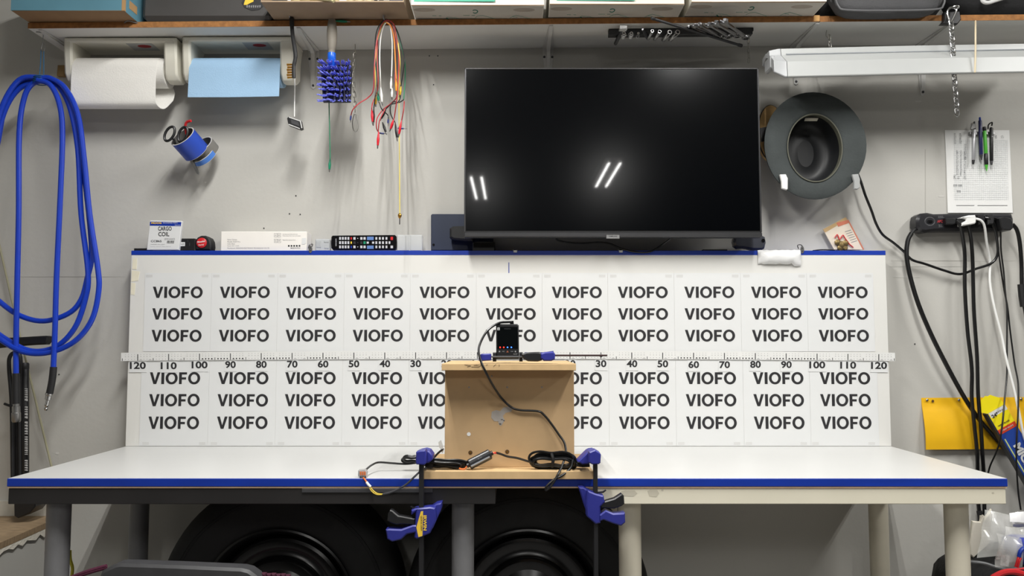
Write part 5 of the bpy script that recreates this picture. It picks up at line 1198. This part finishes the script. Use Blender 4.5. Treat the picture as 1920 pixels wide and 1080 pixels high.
one('black_duffel', b, 'black fabric duffel bag on the right shelf behind the grey pouch', 'bag', smooth=60)
gp = thing('grey_pouch', 'charcoal fabric pouch overhanging the shelf\'s right part', 'pouch', (1.1, 2.3, z0))
qa = pv(1562, 24, 2.395); qb = pv(1775, 20, 2.395); zq = min(qa.z, qb.z) - .002
b = B(GFAB); soft(b, qa.x, qb.x, 2.385, YS + .008, zq, .12, 12, 5); link('body', b, gp)
b = B(M('charcoal_piping', (98, 98, 100), .6)); b.tube([(qa.x + .004, 2.392, zq + .06), (qa.x + .014, 2.388, zq + .02), (qa.x + .04, 2.384, zq + .006), ((qa.x + qb.x) / 2, 2.383, zq + .004), (qb.x - .04, 2.384, zq + .008), (qb.x - .012, 2.389, zq + .025), (qb.x - .004, 2.393, zq + .06)], .003, 8); link('piping', b, gp)
b = B(FAB); soft(b, ps(1805, 25, TH).x, 1.98, YS + .004, YW - .02, zs(1.6) + TH + .004, .17, seed=9)
one('black_backpack', b, 'black fabric backpack at the shelf\'s far right beside the chain', 'bag', smooth=60)
b = B(M('white_strap', (226, 226, 226), .5)); b.tube([pv(1840, -8, YS - .012), pv(1843, 2, YS - .016), pv(1852, 5, YS - .016), pv(1866, 1, YS - .014), pv(1888, -6, YS - .01)], .006, 8)
one('white_strap', b, 'white plastic strap peeking below the frame top at the backpack', 'strap')

# ------------------------------------------------------------------ wooden riser on the bench
Yp0 = 1.963
zr = ZT
rs = thing('wooden_riser', 'mdf camera riser clamped to the middle of the bench edge', 'riser', (XC, Yp0, ZT))
xa = pv(791, 890, Yp0).x; xb = pv(1113, 890, Yp0).x
b = B(MDFE); b.box(xa, xb, Yp0, Yp0 + .3, ZT + .0006, ZT + .0196, .0008); link('base_plank', b, rs)
zp0 = ZT + .0198; ztp = pv(953, 694.5, Yp0).z
x0 = pv(834, 780, 2.025).x; x1 = pv(1076.5, 780, 2.025).x
b = B(MDF); b.box(x0, x1, 2.025, 2.043, zp0, ztp - .0004, .0008); link('front_panel', b, rs)
for q0, q1 in ((x0, x0 + .018), (x1 - .018, x1)): link('side_panel', B(MDF).box(q0, q1, 2.0434, 2.26, zp0, ztp - .0004, .0008), rs)
xt0 = pv(828, 688, Yp0).x; xt1 = pv(1080, 688, Yp0).x; zt1 = pv(953, 682, Yp0).z
b = B(MDFE); b.box(xt0, xt1, Yp0, 2.28, ztp, zt1, .0008); link('top_plank', b, rs)
b = B(M('pencil_scribble', (74, 58, 44), .8))
for q in ([(871, 684), (883, 686), (876, 688)], [(884, 688), (898, 688), (898, 683)], [(888, 685), (896, 684.5)], [(905, 683), (898, 688)], [(925, 687.5), (930, 683)], [(936, 683), (936, 687.5)], [(914, 683), (912, 685)]):
    b.tube([pv(x, y, Yp0 - .0002) for x, y in q], .0005, 4, spline=False)
link('pencil_mark', b, rs)
PUT = M('grey_putty', (176, 170, 164), .9, var=.08)
b = B(PUT)
for q in ([(922, 772), (930, 769), (938, 771), (944, 764), (956, 762), (962, 766), (958, 772), (948, 774), (943, 780), (946, 788), (942, 795), (936, 797), (934, 790), (927, 790), (921, 783)], [(936, 793), (942, 796), (938, 799)]): b.ppx(q, 2.0245, .0009)
link('putty_patch', b, rs)
for x, y in ((879.5, 726), (951, 726), (1016, 726), (941, 786), (945, 788), (922, 705)):
    c = pv(x, y, 2.0248); b = B(STEEL); b.lathe([(.0022, 0), (.0022, .0006), (.001, .0012)], 8, axis(c, c + Vector((0, -1, 0)))); link('screw', b, rs)
for x, y in ((882, 848.5), (951, 847)):
    c = pv(x, y, 2.0249); b = B(M('brown_bore', (92, 66, 42), .8)); b.lathe([(.0052, 0), (.0052, .0006)], 14, axis(c, c + Vector((0, -1, 0)))); b.m(BRASS); b.lathe([(.0026, 0), (.0026, .0012)], 10, axis(c, c + Vector((0, -1, 0)))); link('screw', b, rs)
c = pv(879, 814, 2.0249); b = B(WHTP); b.lathe([(.0048, 0), (.0048, .0006)], 16, axis(c, c + Vector((0, -1, 0)))); link('white_plug', b, rs)
# dash camera in its little clamp
Yd = 1.995
zpt = zt1
dc = thing('dash_camera', 'small black dash camera with red and blue lights on the riser', 'camera', (pv(951, 668, Yd).x, Yd, zpt))
b = B(BLACK); b.ppx([(930, 610), (932, 607.5), (970, 607.5), (972.7, 610), (973.3, 673), (930.5, 673)], Yd, .03, .0025); link('body', b, dc)
b = B(M('dark_lcd', (10, 13, 14), .08, var=0, coat=.3)); b.ppx([(932.3, 613), (970.8, 613), (971, 653.7), (932.6, 653.7)], Yd - .0006, .0009); link('screen', b, dc)
b = B(BLACKG); b.ppx([(956, 608), (956.5, 602), (963, 601.4), (963.5, 608)], Yd + .008, .012, .001); link('cable_socket', b, dc)
b = B(PAPER); b.ppx([(932.4, 614), (936.8, 614), (936.8, 619), (932.4, 619)], Yd - .0009, .0004); b.m(INK); b.textpx('1', 934, 935.2, 618.2, 615, Yd, .0012, .02); link('sticker', b, dc)
b = B(DARKGREY); b.textpx('VIOFO', 945, 957.5, 617.6, 615.4, Yd, .0009, .0); link('lettering', b, dc)
LR = M('lit_red_led', (255, 40, 30), .4, emit=6, var=0); LB_ = M('lit_blue_led', (40, 90, 255), .4, emit=8, var=0)
for px, m_ in ((937.7, LR), (944.5, LR), (951.6, LB_), (958.8, LB_)):
    c = pv(px, 651.3, Yd - .0006); b = B(m_); b.lathe([(.0017, 0), (.0017, .0006), (.0008, .001)], 10, axis(c, c + Vector((0, -1, 0)))); link('status_light', b, dc)
b = B(M('icon_print', (150, 150, 150), .5))
for px in (936.5, 966.5): b.ppx([(px - 1.2, 657.8), (px + 1.2, 657.8), (px + 1.2, 660.4), (px - 1.2, 660.4)], Yd - .0005, .0004)
b.textpx('MIC', 941.8, 946.2, 660, 658, Yd, .0007, 0); b.textpx('CAM', 957.4, 962, 660, 658, Yd, .0007, 0); b.textpx('A229', 962.5, 970, 665, 662.6, Yd, .0007, .0)
b.m(M('amber_print', (150, 86, 60), .5)); b.ppx([(951.6, 657), (954, 660.8), (949.2, 660.8)], Yd - .0005, .0004); link('icons', b, dc)
mc = thing('mini_clamp', 'small blue and black bar clamp lying on the riser holding the dash camera', 'clamp', (pv(985, 676, Yd).x, Yd, zpt))
b = B(CLAMPB); b.ppx([(898, 666), (903, 663.5), (919.5, 663), (921, 666), (920.5, 676), (899, 677.5), (897, 672)], Yd - .02, .03, .0025); link('jaw', b, mc)
for q in ([(924, 661), (930.4, 661), (930.4, 678), (924, 678)], [(973.8, 660.5), (980, 660.5), (980, 678), (973.8, 678)]): link('pad', B(RUBBER).ppx(q, Yd - .012, .03, .002), mc)
a = pv(921, 669, Yd - .016); c = pv(985, 668.5, Yd - .016); b = B(M('grey_bar', (84, 84, 86), .4)); b.box(a.x, c.x, Yd - .02, Yd - .008, a.z - .002, a.z + .002, .001); link('bar', b, mc)
b = B(BLACK); b.ppx([(978, 664), (986, 661), (1012, 660), (1016, 664), (1016, 676), (1008, 678), (990, 677.5), (981, 673)], Yd - .03, .035, .003); link('grip_body', b, mc)
b = B(CLAMPB); b.ppx([(1014, 663), (1022, 660), (1038, 659.5), (1041, 664), (1040.5, 674), (1034, 677), (1020, 677), (1014, 672)], Yd - .032, .036, .003); b.ppx([(984, 660.5), (1000, 661), (1020, 660.5), (1038, 658), (1038.3, 659.2), (1020, 662), (984, 662)], Yd - .02, .02); link('handle', b, mc)
b = B(M('dark_red_rod', (62, 44, 44), .4)); a = pv(1038, 666.5, Yd - .012); c = pv(1138.5, 667, Yd - .012); b.box(a.x, c.x, Yd - .016, Yd - .006, a.z - .0022, a.z + .0022, .0006); link('slide_bar', b, mc)
b = B(DSTEEL); c = pv(1127, 667, Yd - .012); b.ball(c, .0042, 10); link('stop_pin', b, mc)
# camera cable and cable bundles
def path3(pts): return [pv(x, y, Y) for x, y, Y in pts]
b = B(CABLE); b.tube(path3([(962, 604, 2.006), (952, 604, 2.003), (935, 606, 1.995), (915, 619, 1.985), (902, 640, 1.975), (897.5, 658, 1.965), (902, 678, 1.955), (912, 700, 1.957), (925, 724, 1.985), (940, 746, 2.012), (958, 763, 2.018), (975, 769, 2.018), (1008, 771, 2.018), (1020, 778, 2.018), (1034, 795, 2.016), (1048, 815, 2.012), (1058, 830, 2.006), (1061, 848, 1.995), (1056, 868, 1.98), (1046, 890, 1.955), (1034, 910, 1.948), (1024, 919, 1.946), (1025, 912, 1.946), (1038, 900, 1.952), (1056, 890, 1.962), (1070, 877, 1.975), (1074, 862, 1.985)]), .0029, 9)
one('camera_cable', b, 'thin black cable running from the dash camera down the riser front', 'cable')
b = B(CABLE)
def bundle(b, cx, cy, w, h, Y, n, r, tilt=0, seed=1):
    rnd = random.Random(seed)
    for k in range(n):
        pts = []; ww = w * rnd.uniform(.82, 1.0); hh = h * rnd.uniform(.55, 1.0); oy = rnd.uniform(-.35, .35) * h * .4; ox = rnd.uniform(-.06, .06) * w; dY = rnd.uniform(-.010, .012)
        for q in range(12):
            an = 2 * math.pi * q / 12; x = ww / 2 * math.cos(an); y = hh / 2 * math.sin(an) * (.55 + .45 * abs(math.cos(an)))
            pts.append(pv(cx + ox + x, cy + oy + y + tilt * x, Y + dY + .004 * math.sin(an)))
        b.tube(pts, r, 7, True, sub=4)
bundle(b, 1037, 864, 84, 40, 1.99, 11, .0029, .02, 3); b.m(RUBBER); b.tube(path3([(1034, 850, 1.978), (1037, 862, 1.974), (1035, 876, 1.98)]), .004, 6)
one('cable_bundle', b, 'coiled black cable bundle lying right on the riser base', 'cable', 'cable bundles on the bench')
b = B(CABLE); bundle(b, 833, 869, 82, 20, 1.99, 7, .0028, .045, 5); b.tube(path3([(860, 878, 1.985), (845, 874, 1.985), (800, 866, 1.985)]), .003, 7)
one('cable_bundle', b, 'coiled black cable bundle lying left on the riser base', 'cable', 'cable bundles on the bench')
b = B(CABLE); bundle(b, 772, 862, 38, 18, 2.085, 6, .0029, 0, 8); b.tube(path3([(780, 868, 2.09), (760, 870, 2.085), (735, 868.5, 2.085), (710, 867, 2.08), (697, 872, 2.05), (688, 879, 2.01), (684, 883, 1.996)]), .0026, 8)
one('cable_bundle', b, 'coiled black cable bundle on the bench top behind the left clamp', 'cable', 'cable bundles on the bench')
b = B(CABLE); b.tube(path3([(812, 860, 2.1), (822, 849, 2.12), (831, 842, 2.14)]), .0028, 7); b.m(CLEAR); b.ppx([(822, 829), (827, 825), (830, 834), (832, 846), (829, 850), (826, 842), (823, 838)], 2.135, .001)
one('tagged_cable_end', b, 'short black cable end with clear tag left of the riser', 'cable')
# splice connector
wg = thing('wire_splice', 'small clear wire splice with orange levers on the bench\'s front edge', 'connector', pv(680, 897, 1.985)[:])
b = B(M('clear_grey_plastic', (176, 174, 172), .25, alpha=.8)); b.ppx([(671.5, 882), (684, 881), (687, 885), (687, 896.3), (674, 896.6), (671, 892)], 1.981, .02, .001); link('housing', b, wg)
for k in range(3): b = B(ORNG); b.ppx([(674.5 + k * 4, 884.5), (677.2 + k * 4, 884.4), (677.6 + k * 4, 891), (674.8 + k * 4, 891.2)], 1.9795, .003, .0004); link('lever', b, wg)
for k in range(3): b = B(INK); b.ppx([(675 + k * 4.1, 893.2), (678 + k * 4.1, 893.2), (678 + k * 4.1, 896), (675 + k * 4.1, 896)], 1.9805, .001); link('wire_port', b, wg)
pg = thing('power_lead', 'dark grey power lead drooping before the bench edge with orange wire end', 'cable', pv(720, 928, 1.96)[:])
b = B(CABLEG); b.tube(path3([(800, 877, 1.972), (790, 882, 1.965), (778, 893, 1.957), (762, 908, 1.955), (745, 918, 1.955), (730, 924, 1.956), (718, 926.5, 1.958)]), .0026, 8); link('jacket', b, pg)
b = B(YELP); b.tube(path3([(718, 926.5, 1.958), (707, 925, 1.96), (698, 918, 1.964), (692, 909, 1.968)]), .0013, 6); b.tube(path3([(716, 927.5, 1.958), (706, 927, 1.96), (697, 921, 1.964), (691, 911, 1.968)]), .0014, 6); link('yellow_wire', b, pg)
b = B(ORNG); b.tube(path3([(688, 905, 1.97), (684, 899, 1.975), (681, 896, 1.979)]), .002, 6); link('orange_wire', b, pg)
b = B(WHTP); b.tube(path3([(687, 904, 1.97), (691, 909, 1.968), (695, 913, 1.967)]), .0034, 8); link('white_splice', b, pg)
# converter
cv = thing('power_converter', 'small black power converter leaning on the cables atop the riser base', 'converter', pv(900, 880, 1.995)[:])
a = pv(879.5, 871.5, 1.985); c = pv(919.5, 851, 2.0); A = axis(a, c); L = (c - a).length
b = B(M('anodised_black', (44, 45, 48), .3, var=.05)); b.lathe([(.0095, 0), (.0115, .002), (.0115, L - .002), (.0095, L)], 16, A @ Matrix.Diagonal((.8, 1.15, 1, 1))); link('case', b, cv)
b = B(M('silver_stripe', (132, 134, 138), .3, metal=.5)); u = (c - a).normalized(); dn = u.cross(Vector((0, -1, 0))).normalized(); dn = dn if dn.z < 0 else -dn
o = a + Vector((0, -.0113, 0)) + dn * .0045; b.tube([o + u * .004, o + u * (L - .004)], .0028, 6, spline=False); link('stripe', b, cv)
b = B(GREYINK); o = a + Vector((0, -.0128, 0)) - dn * .003; b.text('DC 12V', o + u * L * .45, u * .011, -dn * .003, .0004, 0); link('printing', b, cv)
b = B(BLACK); b.lathe([(.006, 0), (.006, .006)], 12, axis(c, c + u)); b.lathe([(.006, 0), (.006, .006)], 12, axis(a, a - u)); link('end_grommet', b, cv)
b = B(ORNG); b.tube([c + u * .005, pv(927, 848, 2.003), pv(931, 848, 2.0)], .0018, 6); b.tube([a - u * .005, pv(872, 878.5, 1.982), pv(866, 879.5, 1.982), pv(861, 878, 1.984)], .002, 6); b.m(REDP); b.tube([c + u * .005 + Vector((0, -.002, 0)), pv(926, 850, 2.0), pv(931, 850, 1.998)], .0016, 6); link('wire', b, cv)
b = B(CABLE); b.tube(path3([(930, 849, 2.0), (938, 851, 2.0), (952, 856, 1.998), (970, 859, 1.996), (990, 865, 1.992), (1000, 867, 1.99)]), .0028, 8)
one('link_cable', b, 'short black cable linking the converter to the right bundle', 'cable')
# bar clamps
def bar_clamp(label, parts):
    lo = pv(parts['bar'][0], 1100, 1.94); t = thing('bar_clamp', label, 'clamp', lo[:], 'bar clamps on the bench edge')
    for nm, mat, polys in parts['pcs']:
        b = B(mat)
        for q, y0, th, bev in polys: b.ppx(q, y0, th, bev)
        link(nm, b, t)
    return t
BARM = M('black_clamp_bar', (42, 42, 44), .4, metal=.3)
t = bar_clamp('blue one-handed bar clamp with yellow label, left end of the riser', {'bar': (790, 0), 'pcs': [
    ('bar', BARM, [([(785.5, 866), (793.8, 866), (793.5, 1140), (785, 1140)], 1.932, .02, .0008)]),
    ('jaw', CLAMPB, [([(780, 848), (785, 845.5), (797, 844), (799, 848), (798, 870), (795, 872), (780.5, 871), (779, 866)], 1.922, .034, .0025), ([(786, 846), (797, 843.5), (805, 846), (811, 854), (811, 862), (804, 868), (790, 870)], 1.95, .05, .003)]),
    ('jaw_pad', RUBBER, [([(797, 867), (812, 867), (812, 878), (797, 878)], 1.985, .03, .001)]),
    ('body', CLAMPB, [([(771, 957), (778, 954), (806.5, 951), (816, 953), (818, 975), (806.5, 1000), (781, 1011), (777, 1008), (779.5, 960), (771, 966)], 1.925, .034, .003), ([(804, 954), (818, 945), (828, 943), (827, 956), (812, 990), (803, 1000)], 1.945, .05, .003)]),
    ('trigger', BLACK, [([(731, 956.5), (735, 957), (747, 967), (777.7, 972.6), (779, 985), (752, 983), (744, 984.5), (733, 981), (726, 977), (727, 964)], 1.928, .022, .0025)]),
    ('handle', CLAMPB, [([(723, 993.5), (729, 992), (752, 993), (774, 985), (782, 985), (781, 998), (763, 1002), (752, 1012), (735, 1016), (726, 1011)], 1.924, .03, .003)]),
    ('release_lever', DSTEEL, [([(769, 950), (771, 949), (776, 951.5), (786, 952), (786, 953.5), (775, 953.5)], 1.935, .006, 0)])]})
b = B(YELLOW); b.ppx([(789, 959), (793.3, 958.5), (792, 1005), (784.5, 1007), (780.7, 988.5)], 1.9243, .0008); 
O = pv(793.9, 966, 1.9245); b.text('IRWIN', O, pv(793.9, 994.5, 1.9245) - O, pv(800, 966, 1.9245) - O, .0008, .04)
b.m(INK); O = pv(788.4, 967, 1.9238); b.text('QUICK-GRIP', O, pv(788.4, 995, 1.9238) - O, pv(791.4, 967, 1.9238) - O, .0006, .02); link('label', b, t)
bar_clamp('plain blue one-handed bar clamp, right end of the riser', {'bar': (1117, 0), 'pcs': [
    ('bar', BARM, [([(1113, 866), (1120.5, 866), (1122.5, 1140), (1114.5, 1140)], 1.932, .02, .0008)]),
    ('jaw', CLAMPB, [([(1105, 848), (1116, 843.5), (1125, 849), (1127, 853), (1126, 868), (1123, 870.5), (1110, 871), (1104, 867)], 1.922, .034, .0025), ([(1083, 866), (1101, 848), (1106, 845), (1114, 844), (1114, 868), (1102, 870), (1092, 871)], 1.95, .05, .003)]),
    ('jaw_pad', RUBBER, [([(1080, 868), (1103, 868.5), (1106, 871), (1106, 876), (1092, 876.5), (1080, 875)], 1.985, .03, .001)]),
    ('body', CLAMPB, [([(1102, 920), (1117, 926), (1132, 930), (1134, 942), (1126, 950), (1126, 981), (1117, 983), (1100, 968), (1099, 945)], 1.925, .034, .003), ([(1085, 914), (1094, 914), (1106, 922), (1110, 960), (1103, 968), (1096, 950)], 1.945, .05, .003)]),
    ('trigger', BLACK, [([(1125, 943), (1152, 935), (1166, 926), (1170, 930), (1171, 945), (1166, 949), (1152, 954), (1126, 953)], 1.928, .022, .0025)]),
    ('handle', CLAMPB, [([(1124, 966), (1136, 957), (1150, 963), (1172, 962), (1172.5, 980), (1165, 986.5), (1150, 982), (1132, 975), (1124, 978)], 1.924, .03, .003)]),
    ('release_lever', DSTEEL, [([(1115, 923), (1130, 922), (1136, 918.5), (1137, 920), (1131, 924.5), (1116, 925)], 1.935, .006, 0)])]})

# ------------------------------------------------------------------ wheels stored under the bench
TYR = M('tyre_rubber', (22, 22, 23), .75, var=.15, scale=12, bump=.15); RIMM = M('gloss_black_wheel', (16, 16, 17), .25, var=.05)
def wheel(px, label, Yf=2.285):
    Rr = .35; cx = pv(px, 1140, Yf).x; X = Matrix.Translation((cx, Yf, Rr)) @ Matrix.Rotation(R(90), 4, 'X')       # local z toward the camera
    t = thing('spare_wheel', label, 'wheel', (cx, Yf + .09, 0), 'spare wheels under the bench')
    b = B(TYR); b.lathe([(.205, -.17), (.222, -.178), (.28, -.182), (.325, -.172), (.342, -.155), (.35, -.12), (.35, -.06), (.342, -.025), (.325, -.008), (.30, .002), (.285, .0), (.25, .003), (.226, -.001), (.215, -.006), (.205, -.012)], 72, X, caps=False)
    for k in range(3): r_ = .305 - k * .004; b.lathe([(r_, -.001), (r_ - .0012, .0025), (r_ - .0024, -.001)], 72, X, caps=False)
    link('tyre', b, t)
    b = B(RIMM); b.lathe([(.219, -.012), (.219, .004), (.2135, .006), (.209, .002), (.204, -.012), (.196, -.03), (.193, -.045), (.191, -.05), (.186, -.03), (.178, -.026), (.165, -.034), (.15, -.036), (.138, -.03), (.132, -.018), (.125, -.014), (.115, -.02), (.1, -.024), (.085, -.018), (.07, -.012), (.04, -.012), (.036, -.03), (.001, -.03)], 72, X, caps=False); link('rim', b, t)
    for k in range(5):
        a_ = 2 * math.pi * k / 5 + .3; c = X @ Vector((.057 * math.cos(a_), .057 * math.sin(a_), -.0125)); d = X.to_3x3() @ Vector((0, 0, 1))
        b = B(DSTEEL); b.lathe([(.009, 0), (.0095, .002), (.0075, .004), (.0075, .014), (.004, .016)], 6, axis(c, c + d)); link('lug_nut', b, t)
wheel(519, 'black steel spare wheel with tyre under the left half of the bench')
wheel(991, 'black steel spare wheel with tyre under the middle of the bench behind the clamps')
# folding stool in front of the left wheel
Ys = 1.80
zt_s = pv(330, 1066, Ys).z
fs = thing('camp_stool', 'low black plastic and magenta webbed stool in front of left wheel', 'stool', (pv(340, 1070, Ys).x, Ys, 0))
b = B(M('scuffed_black_plastic', (60, 60, 62), .5, var=.12, scale=30)); b.ppx([(190, 1071), (216, 1059), (225, 1057.5), (330, 1061), (452, 1066.5), (466, 1070), (480, 1080), (490, 1098), (180, 1098)], Ys, .045, .006); link('top_rail', b, fs)
MAG = M('magenta_webbing', (74, 20, 46), .85, var=.2, scale=60, bump=.5)
for k in range(8):
    x = 472 + k * 9; yk = 1074 + k * .5 + (k % 2); b = B(MAG); b.ppx([(x, yk), (x + 8.4, yk), (x + 8.4, 1120), (x, 1120)], Ys + .03, .012, .003); link('webbing_strip', b, fs)
for dy_ in (0, 3.2):
    b = B(MAG); b.tube([pv(130, 1084 + dy_, Ys + .01), pv(165, 1071 + dy_, Ys + .012), pv(200, 1061 + dy_, Ys + .015)], .004, 8); link('webbing_strip', b, fs)
zr_ = pv(330, 1098, Ys).z
for px, yy in ((200, Ys + .02), (470, Ys + .02), (200, Ys + .26), (470, Ys + .26)):
    x = pv(px, 1080, Ys).x; b = B(BLACK); b.tube([(x, yy, 0), (x, yy, zr_ + .004 - (.16 if yy > Ys + .1 else 0))], .013, 12, spline=False); link('leg', b, fs)
b = B(MAG); x0 = pv(186, 1080, Ys).x; x1 = pv(482, 1080, Ys).x; b.box(x0, x1, Ys + .046, Ys + .29, zr_ - .19, zr_ - .165, .004); link('seat', b, fs)
b = B(M('yellow_cord', (196, 186, 60), .7)); b.tube([pv(131, 1032, 2.4), pv(132, 1050, 2.4), pv(136, 1066, 2.39), pv(134, 1090, 2.38), pv(134, 1140, 2.38)], .005, 6)
one('yellow_strap', b, 'yellow woven strap hanging behind the left front bench leg', 'strap')

# ------------------------------------------------------------------ bags heaped right of the bench
b = B(FAB); soft(b, pv(1756, 1040, 2.3).x, 2.0, 2.16, 2.5, .0, pv(1840, 1050, 2.2).z, 12, 4)
one('black_tote', b, 'big black fabric tote on the floor right of the cream legs', 'bag', smooth=60)
ztote = pv(1840, 1050, 2.2).z
b = B(M('grey_piping', (120, 122, 124), .5)); b.tube([pv(1806, 1052, 2.2), pv(1845, 1056, 2.2), pv(1880, 1066, 2.19), pv(1925, 1066, 2.19)], .004, 6)
one('grey_strap', b, 'thin grey strap across the top of the black tote', 'strap')
ENV = M('cream_envelope', (226, 220, 206), .7, var=.02)
b = B(ENV); b.ppx([(1824, 977.5), (1839, 979), (1845, 966), (1846.5, 975), (1860, 955), (1856, 1020), (1826, 1046), (1820, 1040), (1819, 1020)], 2.31, .012, .002); b.ppx([(1839, 967), (1846, 967.5), (1842, 985), (1838, 980)], 2.325, .006)
one('cream_envelope', b, 'folded cream paper envelope poking up beside the cream bench leg', 'envelope', smooth=0)
CB = M('clear_plastic_bag', (214, 214, 210), .15, var=.03, alpha=.45, spec=.8)
def bagpatch(b, q, Y, seed, amp=.02): 
    a_, c_, d_, e_ = [pv(x, y, Y + dy) for (x, y, dy) in q]; b.patch(a_, c_, d_, e_, 14, 14, amp, 16, seed)
b = B(CB); bagpatch(b, [(1848, 955, .03), (1896, 966, .03), (1900, 1040, -.02), (1832, 1046, -.02)], 2.27, 3); bagpatch(b, [(1856, 958, .05), (1900, 970, .05), (1910, 1050, .04), (1846, 1050, .04)], 2.29, 8)
one('clear_bag', b, 'crumpled clear plastic bag beside the cream envelope', 'bag', smooth=0)
b = B(CB); bagpatch(b, [(1888, 985, .03), (1950, 985, .03), (1955, 1052, -.02), (1862, 1052, -.02)], 2.22, 13, .03); bagpatch(b, [(1870, 1000, .0), (1915, 1010, .0), (1915, 1062, -.01), (1868, 1064, -.01)], 2.19, 23, .02); b.m(PAPER); b.ppx([(1878, 1040), (1894, 1041), (1891, 1062), (1875, 1060)], 2.205, .001); b.m(GREYINK); b.textpx('08', 1880, 1886, 1054, 1047, 2.204, .001, .03)
one('clear_parts_bag', b, 'clear plastic bag with a small white label in front of the pile', 'bag', smooth=0)
b = B(M('white_plastic_bag', (240, 240, 240), .35, var=.02)); 
for k in range(4): b.patch(pv(1893 + k * 4, 962 - k, 2.28 + k * .01), pv(1950, 958 + k * 3, 2.28 + k * .01), pv(1955, 985 + k * 4, 2.27 + k * .01), pv(1894 + k * 3, 978 + k * 3, 2.27 + k * .01), 10, 8, .02, 22, 31 + k)
one('white_bag', b, 'crumpled white plastic bag on top of the pile at right edge', 'bag', smooth=0)
b = B(REDP); b.tube([pv(1860, 1084, 2.14), pv(1880, 1074, 2.14), pv(1900, 1072, 2.14), pv(1925, 1078, 2.14)], .008, 8); b.tube([pv(1866, 1078, 2.15), pv(1884, 1070, 2.15), pv(1904, 1068, 2.15), pv(1935, 1064, 2.15)], .003, 6)
one('red_cable', b, 'red cable loops lying on the black tote', 'cable')
b = B(M('deep_blue_fabric', (40, 56, 150), .6)); soft(b, pv(1905, 1040, 2.2).x, pv(1985, 1040, 2.2).x, 2.18, 2.3, pv(1915, 1066, 2.18).z, .065, 6, 17)
one('blue_pouch', b, 'deep blue pouch at the right edge of the pile', 'pouch', smooth=60)
b = B(REDP); b.tube([pv(1904, 1063, 2.165), pv(1908, 1050, 2.163), pv(1911, 1042, 2.165)], .003, 8); b.tube([pv(1908, 1064, 2.165), pv(1911, 1052, 2.163), pv(1914, 1046, 2.165)], .003, 8); b.m(BLUE); b.tube([pv(1910, 1044, 2.165), pv(1913, 1034, 2.165), pv(1919, 1028, 2.17), pv(1930, 1026, 2.18)], .005, 8)
one('wire_pair', b, 'pair of red wires with blue sleeve before the blue pouch', 'wire')

b = B(M('tan_block', (150, 122, 80), .8)); b.ppx([(108, 122), (122, 122), (120, 142), (106, 142)], YW - .02, .019, .001)
one('tan_block', b, 'small tan block on the wall left of the white towel roll', 'block')
